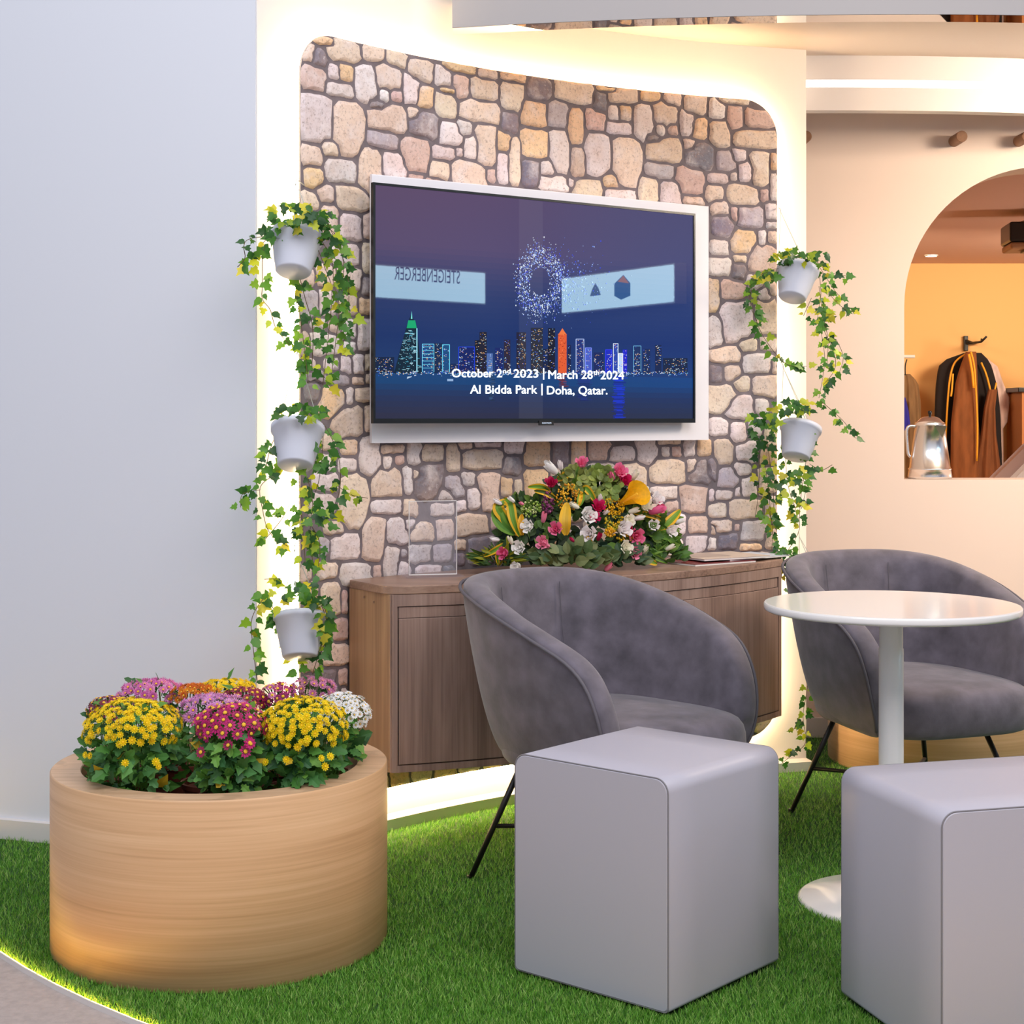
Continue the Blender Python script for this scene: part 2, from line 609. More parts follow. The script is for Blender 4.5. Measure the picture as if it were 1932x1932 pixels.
xs = [-0.179 + (3.6 + 0.179) * i / 48 for i in range(49)]
mb = MB()
mb.grid([[(x, ring(x, RR), 2.95) for x in xs], [(x, ring(x, RR), RZ) for x in xs]])
mb.grid([[(x, ring(x, RR) + 0.085, RZ) for x in xs], [(x, ring(x, RR) + 0.085, 2.51) for x in xs]])
y0 = ring(xs[0], RR)
mb.add([(xs[0], y0, RZ), (xs[0], y0 + .085, RZ), (xs[0], y0 + .085, 2.95), (xs[0], y0, 2.95)], [(0, 1, 2, 3)])
struct('trim_1', mb, M['fascia_grey'])
mb = MB()
mb.grid([[(x, ring(x, RR), RZ - 0.001) for x in xs], [(x, ring(x, RR) + 0.085, RZ - 0.001) for x in xs]])
struct('trim_2', mb, M['mirror'])
R2 = RR - 1.063
mb = MB()
mb.grid([[(x, ring(x, RR) + 0.085, 2.51) for x in xs], [(x, YB + 0.02, 2.51) for x in xs]])
struct('ceiling', mb, M['ceiling'])
xs2 = [0.86 + (3.6 - 0.86) * i / 40 for i in range(41)]
rowf = lambda dy, z: [(x, ring(x, R2) + dy, z) for x in xs2]
mb = MB()
mb.grid([rowf(0, 2.51), rowf(0, 2.424), rowf(0.03, 2.424), rowf(0.03, 2.397), rowf(0, 2.397), rowf(0, 2.315), rowf(0.055, 2.315), rowf(0.055, 2.51)])
tr3 = struct('trim_3', mb, M['fascia'])
mb = MB()
mb.grid([rowf(0.012, 2.4235), rowf(0.012, 2.3975)])
lw = ob('light_strip', mb, M['led_white'], tr3)

# floors
mb = MB()
mb.add([(-6, -3, -0.008), (9, -3, -0.008), (9, 12, -0.008), (-6, 12, -0.008)], [(0, 1, 2, 3)])
struct('floor', mb, M['carpet'])
TCX, TCY, TR = 1.170, 5.561, 2.990


def turf(x, y):
    return (x - TCX) ** 2 + (y - TCY) ** 2 < (TR - 0.004) ** 2


tang = [math.pi - 0.05 + (math.pi - 0.25) * i / 60 for i in range(61)]
taE = [(TCX + TR * math.cos(a), TCY + TR * math.sin(a)) for a in tang]
mb = MB()
out = taE + [(taE[-1][0], 6.25), (-1.85, 6.25)]
mb.add([(x, y, 0) for x, y in out], [tuple(range(len(out)))])
mb.add([(x, y, 0) for x, y in taE] + [(x, y, -0.02) for x, y in taE], [(i, i + 61, i + 62, i + 1) for i in range(60)])
struct('floor_turf', mb, M['turf_base'])
mb = MB()
rr_ = lambda g, z: [(TCX + (TR + g) * math.cos(a), TCY + (TR + g) * math.sin(a), z) for a in tang]
mb.grid([rr_(0.0010, -0.006), rr_(0.0012, 0.0025), rr_(0.0042, 0.0030), rr_(0.0044, -0.006)])
fls = thing('floor_light_strip', 'amber light strip along the artificial turf, behind an added light-blocking lip', 'light strip', (0, 0, -0.008))
ob('glow_strip', mb, M['led_floor'], fls, world=True)
mb = MB()
mb.grid([rr_(0.0050, -0.008), rr_(0.0050, 0.0036), rr_(0.0075, 0.0036), rr_(0.0085, -0.008)])
ob('edging', mb, M['skirting'], fls, world=True)  # lip added to keep the strip's light off the carpet

# ------------------------------------------------------------------ stone panel
sp = thing('stone_panel', 'tall backlit panel of beige rubble stones with rounded corners', 'wall panel', pan(PW / 2, PZ0))
RC = 0.125


def outline(inset, n=8):
    x0, x1, z0, z1, r = inset, PW - inset, PZ0 + inset, PZ1 - inset, RC - inset
    pts = []
    for cx_, cz_, a0_ in ((x1 - r, z1 - r, 0), (x0 + r, z1 - r, 90), (x0 + r, z0 + r, 180), (x1 - r, z0 + r, 270)):
        for k in range(n + 1):
            a = math.radians(a0_ + 90 * k / n)
            q = (cx_ + r * math.cos(a), cz_ + r * math.sin(a))
            if pts and k == 0:                                            # straight runs follow the curve of the wall
                p = pts[-1]
                pts += [(p[0] + (q[0] - p[0]) * j / 24, p[1] + (q[1] - p[1]) * j / 24) for j in range(1, 24)]
            pts.append(q)
    p, q = pts[-1], pts[0]
    pts += [(p[0] + (q[0] - p[0]) * j / 24, p[1] + (q[1] - p[1]) * j / 24) for j in range(1, 24)]
    return pts


def in_panel(s, z, m):
    x0, x1, z0, z1, r = m, PW - m, PZ0 + m, PZ1 - m, RC - m
    if not (x0 < s < x1 and z0 < z < z1):
        return False
    cx_ = min(max(s, x0 + r), x1 - r)
    cz_ = min(max(z, z0 + r), z1 - r)
    return (s - cx_) ** 2 + (z - cz_) ** 2 < r * r


# backing board: vertical strips follow the arc and the rounded corners
mb = MB()
cols = sorted(set([round(PW * i / 60, 5) for i in range(61)] + [round(RC * (1 - math.cos(math.radians(9 * k))), 5) for k in range(11)] + [round(PW - RC * (1 - math.cos(math.radians(9 * k))), 5) for k in range(11)]))


def zspan(s):
    d = 0.0
    if s < RC:
        d = RC - math.sqrt(max(RC * RC - (RC - s) ** 2, 0))
    elif s > PW - RC:
        d = RC - math.sqrt(max(RC * RC - (s - PW + RC) ** 2, 0))
    return PZ0 + d, PZ1 - d


for d, flip in ((0.0, 0), (-0.007, 1)):
    lo = [pan(s, zspan(s)[0], d) for s in cols]
    hi = [pan(s, zspan(s)[1], d) for s in cols]
    mb.grid([lo, hi] if flip else [hi, lo], mi=0)
for k in (0, 1):
    mb.grid([[pan(s, zspan(s)[k], 0.0) for s in cols], [pan(s, zspan(s)[k], -0.007) for s in cols]], mi=1)
for s in (0, PW):
    z0_, z1_ = zspan(s)
    mb.add([pan(s, z0_), pan(s, z1_), pan(s, z1_, -0.007), pan(s, z0_, -0.007)], [(0, 1, 2, 3)], mi=1)
ob('backing_board', mb, [M['mortar'], M['panel_edge']], sp, world=True)
# light strip behind its rim
mb = MB()
o_a, o_b = outline(0.009), outline(0.027)
ra = [pan(s, z, -0.026) for s, z in o_a]
rb = [pan(s, z, -0.026) for s, z in o_b]
rc = [pan(s, z, -0.044) for s, z in o_a]
mb.grid([rb + [rb[0]], ra + [ra[0]], rc + [rc[0]]])
ob('light_strip', mb, M['led'], sp, world=True)
mb = MB()
sr = [RC + 0.02 + (PW - 2 * RC - 0.04) * i / 40 for i in range(41)]
mb.grid([[pan(s, PZ0 - 0.0015, -0.0065) for s in sr], [pan(s, PZ0 - 0.004, -0.004) for s in sr], [pan(s, PZ0 - 0.0015, -0.0015) for s in sr]])
ob('light_strip', mb, M['led_low'], sp, world=True)
mb = MB()
for s, z in ((0.25, 0.4), (PW - 0.25, 0.4), (0.25, 2.0), (PW - 0.25, 2.0), (PW / 2, 1.2)):
    q = [pan(s - .05, z - .05, -0.007), pan(s + .05, z - .05, -0.007), pan(s + .05, z + .05, -0.007), pan(s - .05, z + .05, -0.007)]
    w = [pan(s - .05, z - .05, -GAP + .001), pan(s + .05, z - .05, -GAP + .001), pan(s + .05, z + .05, -GAP + .001), pan(s - .05, z + .05, -GAP + .001)]
    mb.grid([q + [q[0]], w + [w[0]]])
ob('spacer', mb, M['panel_edge'], sp, world=True)

# the stones: (left, top, zoom) of a patch of the photograph, then centre x, y, half width, half height, kind
STONES = [
 (400, 0, 3.22, """580 320 50 60 b,650 355 48 58 g,690 250 72 32 o,800 310 105 68 b,975 310 66 70 b,1120 345 60 74 b,1268 440 78 62 b,1330 345 66 38 b,1515 400 98 45 o,1400 470 55 62 p,1670 430 64 55 b,1835 450 80 54 o,620 475 74 80 r,738 440 38 50 p,815 440 48 54 o,930 515 64 120 p,1075 460 80 80 b,1215 540 55 96 p,775 550 90 45 p,1045 582 26 45 w,1126 582 35 36 r,1290 592 54 74 o,1420 640 68 86 b,1440 552 58 22 o,1510 530 48 78 r,1655 540 82 72 b,1825 582 72 104 b,1000 640 50 30 g,640 722 88 152 p,830 785 98 178 b,1065 730 118 84 b,1225 690 38 44 b,1290 758 95 86 g,1450 810 78 76 p,1530 780 50 54 p,1630 680 126 66 b,1660 890 68 134 b,1810 745 54 72 g,1578 900 50 80 p,1775 860 46 66 o,1035 850 98 58 q,1235 938 94 110 r,1405 932 74 44 p,1502 925 24 34 p,720 905 58 54 b,605 945 72 66 b,625 1080 54 68 o,785 1038 104 80 p,955 1030 74 146 b,1110 1000 74 76 p,1380 1032 68 58 b,1555 1042 106 74 b,1695 1062 28 44 r,1765 1010 37 86 p,1840 962 38 130 b,690 1178 58 60 b,845 1205 98 82 b,600 1225 56 58 b,715 1330 58 90 b,840 1385 74 88 p,945 1375 34 80 b,815 1545 76 76 p,945 1570 34 96 b,610 1370 48 80 b,1340 1105 55 25 r,1240 1085 50 30 r"""),
 (900, 0, 3.22, """380 545 80 72 g,390 462 74 24 b,595 560 128 70 b,500 466 84 26 b,640 488 54 30 b,790 522 70 38 o,885 565 94 64 b,745 620 44 70 g,1050 565 62 58 o,1190 590 56 60 b,1325 642 74 60 b,1395 565 62 26 b,1565 595 96 40 b,1722 616 60 48 b,1456 668 54 60 p,1566 720 50 76 r,1708 718 80 66 r,1148 685 76 72 b,1276 745 54 80 p,1005 748 60 116 p,900 688 46 50 o,832 690 42 50 p,860 782 86 44 p,342 692 82 84 o,492 692 66 90 q,598 772 54 104 o,720 732 66 70 r,1115 792 26 42 w,1196 790 32 36 r,1352 785 54 72 o,1472 818 68 84 b,1680 846 126 60 b,1065 842 48 28 g,345 875 88 94 o,500 912 62 124 p,614 990 46 92 r,735 938 84 140 p,910 980 94 160 b,1140 920 114 80 b,1292 880 42 40 b,1352 950 94 96 g,1590 944 48 46 p,1508 978 66 66 q,1640 1046 52 68 p,1712 1028 66 114 b,1802 985 24 52 o,1802 1140 24 84 p,322 1042 56 78 g,426 1024 44 54 p,462 1112 86 44 p,572 1110 20 28 p,682 1140 88 54 b,812 1100 54 50 o,1106 1036 94 54 q,1295 1098 94 98 r,1456 1085 66 40 p,1560 1072 24 32 p,1440 1172 64 58 b,1610 1185 100 66 b,1746 1185 30 42 r,870 1180 96 34 p,1036 1142 64 78 b,1182 1165 68 66 p,1310 1215 70 28 b,1480 1262 52 50 b,1500 1376 60 70 g,1662 1320 76 66 q,1784 1285 34 56 p,1562 1300 24 48 r,1786 1368 34 26 p,1620 1476 76 76 o,1732 1452 26 54 p,1792 1442 28 44 b,1476 1506 52 50 p,1485 1620 70 56 p,1590 1652 46 58 g,1600 1572 46 30 b,1730 1562 84 80 r,1546 1765 76 66 r,1440 1792 40 86 o,1655 1692 26 26 p,1000 470 40 20 o"""),
 (400, 330, 4.83, """1040 932 84 100 b,1258 945 112 108 b,1402 1025 44 100 g,872 950 60 80 b,890 1170 84 130 q,1042 1155 80 116 p,1238 1180 88 118 b,1390 1192 58 84 o,970 1365 66 58 p,1250 1405 72 110 p,1384 1462 64 150 p,1014 1530 130 104 p,1250 1565 60 62 p,850 1560 40 110 b,868 1735 62 64 p,1100 1730 70 66 p,1216 1750 60 92 p,1336 1728 56 104 p,1416 1730 36 112 b,930 1850 84 64 g,1120 1390 60 70 b"""),
 (400, 700, 4.83, """1170 75 84 72 q,1330 88 60 46 b,1420 50 32 62 b,1105 282 112 128 o,1252 240 38 100 p,1372 222 76 72 b,920 150 70 108 g,1250 450 134 148 b,1418 435 38 126 b,1260 695 76 78 o,1426 785 94 186 p,1645 715 110 40 b,1842 775 72 110 p,1594 845 36 72 w,1718 812 44 56 r,1050 842 72 90 p,1235 862 90 72 p,1305 1190 120 262 b,1040 1018 102 92 p,990 1210 100 110 p,1632 1022 174 130 b,1862 945 48 64 b,1582 1238 144 72 p,1800 1250 62 90 b,1800 1400 50 60 p,1120 1445 86 68 b,1205 1595 156 124 p,1466 1530 106 212 b,1690 1470 98 126 p,1632 1720 76 138 p,1060 1822 88 82 b,1302 1850 150 106 p,1502 1825 42 66 r,1742 1805 60 76 p,1756 1662 42 48 g,1020 1600 60 90 q,900 700 60 60 b,1060 660 60 80 b"""),
 (400, 1000, 4.83, """1088 620 88 158 b,1202 652 30 106 r,1168 912 60 104 r,1120 1142 106 106 b,888 1205 82 106 b,1050 1350 88 88 g,1184 1355 44 92 r,868 1372 56 58 g,1104 1490 68 92 g,1196 1500 30 96 p,900 590 60 110 b,1000 860 70 90 b,850 400 50 80 b,900 800 70 90 p,940 1010 84 70 p,860 1560 60 120 b,980 1620 50 90 p,1080 1690 70 90 b,900 1800 80 90 g,1040 1860 60 60 r,1180 1720 40 110 b"""),
 (1332, 430, 4.83, """258 845 128 188 p,88 640 54 158 o,252 572 104 104 r,538 610 54 60 p,572 812 98 146 b,92 962 68 132 p,192 1162 136 84 b,384 1076 84 66 b,466 1230 140 98 p,624 1262 26 76 b,92 1335 56 90 g,246 1318 78 84 b,328 1422 84 80 b,530 1442 116 98 b,160 1560 130 130 b,296 1635 140 116 p,500 1622 62 78 p,125 1815 84 88 p,288 1860 72 100 p,450 500 60 60 p,430 250 100 70 r,560 1060 70 70 b,600 560 40 60 b"""),
 (1332, 730, 4.83, """290 422 70 110 b,162 590 90 120 b,380 600 108 86 p,448 352 64 80 p,48 762 58 114 g,202 832 104 100 q,322 752 76 70 p,390 910 74 94 p,560 850 80 130 b,132 986 104 54 p,290 952 30 52 p,98 1130 98 84 b,356 1118 156 94 b,592 1100 60 116 p,128 1272 114 76 b,282 1282 32 38 r,434 1312 112 102 q,196 1410 90 82 g,40 1425 60 86 p,400 1462 94 42 o,596 1400 58 90 b,560 640 80 80 o,590 470 60 90 b,40 1560 80 60 b,190 1560 70 60 b,340 1560 80 55 p,500 1560 80 60 b,620 1560 40 60 b"""),
 (850, 830, 3.864, """22 150 54 98 b,236 140 150 80 b,112 48 54 30 b,270 36 98 24 p,470 60 80 54 p,450 190 68 86 g,625 105 100 88 o,806 100 62 88 g,932 112 60 92 o,1080 85 80 74 r,1250 112 106 56 p,1426 90 70 106 p,1570 86 30 46 w,1652 86 40 46 r,1600 14 92 24 b,1744 60 58 68 p,1840 62 64 66 o,120 290 60 60 p,30 340 80 92 q,275 390 84 154 b,412 340 54 78 o,180 430 64 92 p,628 315 104 98 o,492 365 42 84 b,80 482 42 52 p,162 620 126 92 b,320 600 38 62 r,222 786 100 100 g,70 768 50 52 b,60 862 48 52 g,1095 212 100 50 p,1330 255 106 98 b,1582 232 138 92 b,1762 192 44 60 b,1832 236 102 96 g,1562 390 98 58 p,1770 440 108 116 r,1620 478 56 46 r,1806 616 88 74 b,1670 600 58 84 p,1905 410 30 54 p,1912 520 40 58 b,1915 655 26 64 b,1830 752 110 68 p,800 300 90 100 b,960 330 80 90 p,420 520 80 80 b,560 560 80 90 p,720 520 80 90 b,900 520 90 80 b,1080 420 90 110 p,1250 430 80 90 r,1440 480 90 80 b,400 700 70 90 p,560 750 80 90 b,720 730 80 100 o,880 720 80 90 p,1050 650 90 100 b,1230 640 90 100 b,1420 650 90 90 p,1560 720 70 90 b,1640 790 60 60 p"""),
 (0, 0, 1.0, """806 906 30 32 g,812 858 24 16 b,785 964 24 24 b,838 962 20 14 p,800 1006 26 18 b,838 1000 20 22 b,790 1044 24 18 p,836 1044 20 20 q,770 1078 18 14 p,812 1078 22 14 p,846 1078 12 14 g,842 934 16 13 q,768 905 14 30 p"""),
 (700, 1420, 1.0, """50 52 26 18 o,95 40 24 18 b,140 30 24 16 o,185 20 24 16 b,230 10 24 16 o,272 2 22 16 b,25 58 16 18 b,735 -55 24 16 o,700 -48 20 16 b,668 -42 20 15 o"""),
]
SCOL = {'b': (236, 214, 196), 'p': (238, 226, 226), 'o': (244, 208, 168), 'g': (134, 130, 142), 'q': (190, 182, 190), 'w': (246, 236, 234), 'r': (218, 188, 178)}
sl = []
for ox, oy, zz, txt in STONES:
    for item in txt.split(','):
        x, y, hw, hh, k = item.split()
        x, y, hw, hh = ox + float(x) / zz, oy + float(y) / zz, float(hw) / zz, float(hh) / zz
        a = ang_px(x)
        Yd = arc(a, AR)[1]
        s = (PL - a) * AR
        z = H - (y - HY) * Yd / F
        ws = (ang_px(x - hw) - ang_px(x + hw)) * AR / 2
        sl.append((s, z, ws, hh * Yd / F, k))
keep = []
for st in sl:
    if not (-0.05 < st[0] < PW + 0.05 and PZ0 - 0.05 < st[1] < PZ1 + 0.05):
        continue
    if any(max(abs(st[0] - q[0]) / (q[2] + st[2]), abs(st[1] - q[1]) / (q[3] + st[3])) < 0.36 for q in keep):
        continue
    s_a, s_b = max(st[0] - st[2], 0.002), min(st[0] + st[2], PW - 0.002)   # stones cut by the rim keep what lies inside
    z_a, z_b = max(st[1] - st[3], PZ0 + 0.002), min(st[1] + st[3], PZ1 - 0.002)
    if s_b - s_a < 0.016 or z_b - z_a < 0.012:
        continue
    keep.append(((s_a + s_b) / 2, (z_a + z_b) / 2, (s_b - s_a) / 2, (z_b - z_a) / 2, st[4]))
ca = np.array([k[:4] for k in keep])
ra_ = np.random.RandomState(3)
NA = 18
for i, (s0, z0, ws, hs, kind) in enumerate(keep):
    near = [j for j in range(len(keep)) if j != i and abs(ca[j, 0] - s0) < ws + ca[j, 2] + 0.08 and abs(ca[j, 1] - z0) < hs + ca[j, 3] + 0.08]
    ang0 = ra_.rand() * 0.4
    p_own = 3.0 + ra_.rand() * 2.5
    pts = []
    for k in range(NA):
        a = 2 * math.pi * k / NA + ang0
        dx, dz = math.cos(a) * ws, math.sin(a) * hs
        t = np.linspace(0.3, 1.60, 90)
        X, Z = s0 + dx * t, z0 + dz * t
        own = (np.abs(np.cos(a) * t) ** p_own + np.abs(np.sin(a) * t) ** p_own) ** (1 / p_own)
        ok = own < 1.42
        for j in near:
            o_ = (np.abs((X - ca[j, 0]) / ca[j, 2]) ** 4 + np.abs((Z - ca[j, 1]) / ca[j, 3]) ** 4) ** 0.25
            ok &= own < o_
        for q in range(90):
            if ok[q] and not in_panel(X[q], Z[q], -0.004):
                ok[q:] = False
                break
        bad = np.where(~ok)[0]
        tt = t[bad[0] - 1] if len(bad) and bad[0] > 0 else (0.0 if len(bad) else t[-1])
        pts.append((a, tt))
    if max(t for a, t in pts) < 0.35 or not in_panel(s0, z0, 0.004):
        continue
    ts = [t for a, t in pts]
    ts = [min(t, 0.5 * (ts[i_ - 1] + ts[(i_ + 1) % NA]) * 1.25) for i_, t in enumerate(ts)]
    ring0, ring1, ring2 = [], [], []
    hgt = 0.0065 + ra_.rand() * 0.004
    for (a, _), t in zip(pts, ts):
        if t <= 0.0:
            t = 0.3
        ux, uz = math.cos(a) * ws * t, math.sin(a) * hs * t
        l = math.hypot(ux, uz) + 1e-6
        jit = 1 + (ra_.rand() - 0.5) * 0.05
        g0 = max(l * jit - 0.0046, 0.004)
        g1 = max(g0 - 0.0050, 0.003)
        g2 = max(g0 - 0.011, 0.002)
        ring0.append(pan(s0 + ux / l * g0, z0 + uz / l * g0, -0.0005))
        ring1.append(pan(s0 + ux / l * g1, z0 + uz / l * g1, hgt * 0.72))
        ring2.append(pan(s0 + ux / l * g2, z0 + uz / l * g2, hgt))
    mb = MB()
    mb.grid([ring0, ring1, ring2], close=True)
    mb.add(ring2 + [pan(s0, z0, hgt + 0.001)], [(k, (k + 1) % NA, NA) for k in range(NA)])
    c = SCOL[kind]
    v = 0.95 + ra_.rand() * 0.10
    c = lin(*[min(255, x * v + (ra_.rand() - 0.5) * 7) for x in c])
    ob('stone', mb, M['stone'], sp, smooth=True, world=True, color=c)

# ------------------------------------------------------------------ television on its white backing box
TL, TRt = Vector((-0.40, 4.63, 0)), Vector((0.602, 5.34, 0))
tdir = (TRt - TL).normalized()
tn = Vector((tdir.y, -tdir.x, 0))                                   # out of the screen, towards the seats
trz = math.atan2(tdir.y, tdir.x)
TWd = (TRt - TL).length
TZ0, TZ1 = 1.2065, 1.897
bl, br = Vector((-0.4075, 4.702, 0)), Vector((0.659, 5.418, 0))
bdir = (br - bl).normalized()
bn = Vector((bdir.y, -bdir.x, 0))
brz = math.atan2(bdir.y, bdir.x)
bw = (br - bl).length
bx = thing('television_backboard', 'shallow white box board fixed to the stones behind the television', 'backboard', (bl.x, bl.y, 1.149), brz)
mb = MB()
fpt_, bpt_ = [], []
Rb = Matrix.Rotation(-brz, 3, 'Z')
for i in range(25):
    wpt = bl + bdir * (bw * i / 24)
    q = wpt.copy()
    while (q - Vector((ACX, ACY, 0))).length < AR - 0.0135:
        q = q - bn * 0.001
    fpt_.append(Vector((bw * i / 24, 0, 0)))
    bpt_.append(Rb @ (q - bl))
up_ = Vector((0, 0, 0.783))
mb.grid([fpt_, [p + up_ for p in fpt_], [p + up_ for p in bpt_], bpt_, fpt_])
for i in (0, -1):
    mb.add([fpt_[i], bpt_[i], bpt_[i] + up_, fpt_[i] + up_], [(0, 1, 2, 3)])
ob('board', mb, mat('white_board', lin(240, 238, 244), 0.5), bx, bevel=0.003)
mb = MB()
mb.box(bw * 0.42, bw * 0.58, -0.010, -0.0005, 0.25, 0.55)
ob('bracket', mb, M['steel_black'], bx)
tv = thing('television', 'large flat television showing a night skyline with fireworks and white lettering', 'television', (TL.x, TL.y, TZ0), trz)
TH = TZ1 - TZ0
mb = MB()
mb.box(0, TWd, 0.002, 0.008, 0, TH)
mb.box(0.05, TWd - 0.05, 0.008, 0.022, 0.04, TH - 0.04)
mb.box(TWd * .2, TWd * .7, 0.0225, 0.030, 0.08, TH * 0.6)
ob('case', mb, M['black_plastic'], tv)
mb = MB()
bz = 0.007
for x0, x1, z0, z1 in ((0, TWd, 0, 0.014), (0, TWd, TH - bz, TH), (0, bz, 0.014, TH - bz), (TWd - bz, TWd, 0.014, TH - bz)):
    mb.box(x0, x1, -0.006, 0.004, z0, z1)
ob('bezel', mb, M['black_plastic'], tv)
mb = MB()
mb.box(TWd * .5 - .028, TWd * .5 + .028, -0.009, -0.005, -0.007, 0.008)
ob('badge', mb, M['steel_black'], tv)
mb = MB()
mb.box(TWd * .5 - .018, TWd * .5 + .018, -0.0105, -0.0089, -0.002, 0.003)
ob('nameplate', mb, M['chrome'], tv)


def tvl(px, py):
    """photo pixel of the picture on the screen -> across, up on the screen"""
    d = Vector(((px - CX) / F, 1, -(py - HY) / F))
    o_ = Vector((0, 0, H))
    t = (TL - o_).dot(tn) / d.dot(tn)
    p = o_ + d * t
    return (p - Vector((TL.x, TL.y, 0))).dot(tdir), p.z - TZ0


def tvc(cx_, cy_):
    return tvl(680 + cx_ / 2.841, 320 + cy_ / 2.841)


def lerp3(a, b, t):
    return tuple(a[i] + (b[i] - a[i]) * t for i in range(3))


def sky_reflection_col(u, v):
    stops = [(0.0, (44, 46, 70)), (0.10, (34, 50, 92)), (0.18, (18, 70, 128)), (0.2, (26, 58, 112)), (0.36, (22, 48, 106)), (0.55, (44, 58, 108)), (0.75, (84, 74, 112)), (1.0, (88, 74, 108))]  # purple upper stops paint the ceiling's reflection into the night sky
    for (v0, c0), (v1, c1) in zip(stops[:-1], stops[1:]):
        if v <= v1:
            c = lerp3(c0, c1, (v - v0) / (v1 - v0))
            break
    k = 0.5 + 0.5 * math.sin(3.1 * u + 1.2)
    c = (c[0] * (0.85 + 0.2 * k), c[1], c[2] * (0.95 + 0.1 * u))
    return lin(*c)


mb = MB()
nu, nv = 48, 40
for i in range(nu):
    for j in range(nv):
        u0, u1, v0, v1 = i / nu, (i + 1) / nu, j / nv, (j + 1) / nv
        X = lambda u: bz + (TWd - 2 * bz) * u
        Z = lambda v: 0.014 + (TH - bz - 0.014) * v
        mb.add([(X(u0), -0.001, Z(v0)), (X(u1), -0.001, Z(v0)), (X(u1), -0.001, Z(v1)), (X(u0), -0.001, Z(v1))], [(0, 1, 2, 3)], sky_reflection_col((u0 + u1) / 2, (v0 + v1) / 2))
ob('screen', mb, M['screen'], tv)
sky = MB()


def quad(m, cs, col, d=-0.0016):
    m.add([(*tvc(x, y),) for x, y in cs] and [(tvc(x, y)[0], d, tvc(x, y)[1]) for x, y in cs], [tuple(range(len(cs)))], col)


BL = [(525, 610, 950, (14, 30, 96)), (612, 640, 915, (20, 22, 38)), (637, 676, 870, (30, 28, 44)), (675, 708, 985, (80, 110, 170)), (720, 762, 955, (22, 36, 100)), (768, 802, 912, (44, 36, 56)), (835, 886, 872, (34, 32, 54)),
      (912, 976, 848, (20, 26, 46)), (1004, 1042, 850, (22, 24, 42)), (1058, 1104, 880, (226, 92, 44)), (1110, 1127, 940, (22, 30, 70)), (1154, 1196, 908, (34, 50, 120)), (1204, 1236, 955, (72, 92, 196)), (1250, 1302, 980, (20, 36, 92)),
      (1312, 1346, 965, (26, 40, 190)), (1354, 1379, 932, (40, 70, 170)), (1382, 1404, 985, (190, 214, 250)), (1404, 1428, 965, (30, 34, 200)), (1462, 1502, 945, (22, 46, 96)), (1514, 1552, 960, (18, 40, 86)), (1578, 1612, 940, (16, 34, 76)),
      (1620, 1752, 1010, (16, 34, 66)), (330, 392, 935, (22, 66, 120)), (394, 440, 930, (16, 40, 78)), (438, 476, 938, (24, 74, 124)), (70, 180, 1005, (16, 34, 66)), (476, 526, 1040, (20, 40, 84)), (976, 1004, 960, (20, 34, 70))]
lr = random.Random(11)
for x0, x1, yt, c in BL:
    quad(sky, [(x0, 1092), (x1, 1092), (x1, yt), (x0, yt)], lin(*c), -0.0014)
quad(sky, [(178, 1092), (328, 1092), (300, 850), (272, 770), (243, 850)], lin(10, 36, 52), -0.0015)
quad(sky, [(246, 850), (300, 850), (292, 808), (255, 808)], lin(20, 168, 110), -0.0018)
quad(sky, [(1058, 885), (1104, 885), (1092, 868), (1081, 850), (1070, 868)], lin(240, 120, 60), -0.0018)
quad(sky, [(268, 800), (277, 800), (273, 758)], lin(120, 220, 220), -0.0018)
for x0, x1, yt, c in BL:                                              # lit windows and edges
    bright = c[0] + c[1] + c[2] > 300
    for _ in range(int((x1 - x0) * (1092 - yt) / 170)):
        x, y = lr.uniform(x0 + 2, x1 - 2), lr.uniform(yt + 4, 1085)
        w = lr.uniform(1.2, 3.2)
        col = lr.choice([(220, 240, 255), (150, 210, 250), (250, 210, 150), (70, 110, 255), (230, 170, 110)])
        if 1050 < x < 1110:
            col = lr.choice([(150, 40, 10), (255, 150, 90), (120, 30, 10)])
        quad(sky, [(x - w, y + 1.3), (x + w, y + 1.3), (x + w, y - 1.3), (x - w, y - 1.3)], lin(*col), -0.0018)
for x0, x1, yt, col in ((330, 392, 935, (120, 220, 250)), (438, 476, 938, (110, 220, 250)), (525, 610, 950, (30, 70, 240)), (1354, 1379, 932, (230, 244, 255)), (1154, 1196, 908, (190, 210, 255)), (1204, 1236, 955, (130, 150, 255)), (1312, 1346, 965, (50, 60, 255)), (1382, 1404, 985, (250, 250, 255)), (1462, 1502, 945, (110, 180, 220))):
    for xx in (x0, x1):
        quad(sky, [(xx - 1.6, 1085), (xx + 1.6, 1085), (xx + 1.6, yt), (xx - 1.6, yt)], lin(*col), -0.0019)
    quad(sky, [(x0, yt + 2), (x1, yt + 2), (x1, yt - 1), (x0, yt - 1)], lin(*col), -0.0019)
for k in range(7):
    y = 950 + k * 19
    quad(sky, [(332, y + 1.4), (390, y + 1.4), (390, y - 1.4), (332, y - 1.4)], lin(110, 210, 240), -0.0019)
for _ in range(150):
    y = lr.uniform(860, 1085)
    f = (y - 770) / 320
    x = lr.uniform(272 - 92 * f, 272 + 54 * f)
    w = lr.choice([1.5, 2, 8])
    quad(sky, [(x - w, y + 1.2), (x + w, y + 1.2), (x + w, y - 1.2), (x - w, y - 1.2)], lin(*lr.choice([(190, 240, 255), (90, 190, 220)])), -0.0018)
quad(sky, [(298, 1085), (304, 1085), (304, 850), (298, 850)], lin(150, 220, 240), -0.0019)
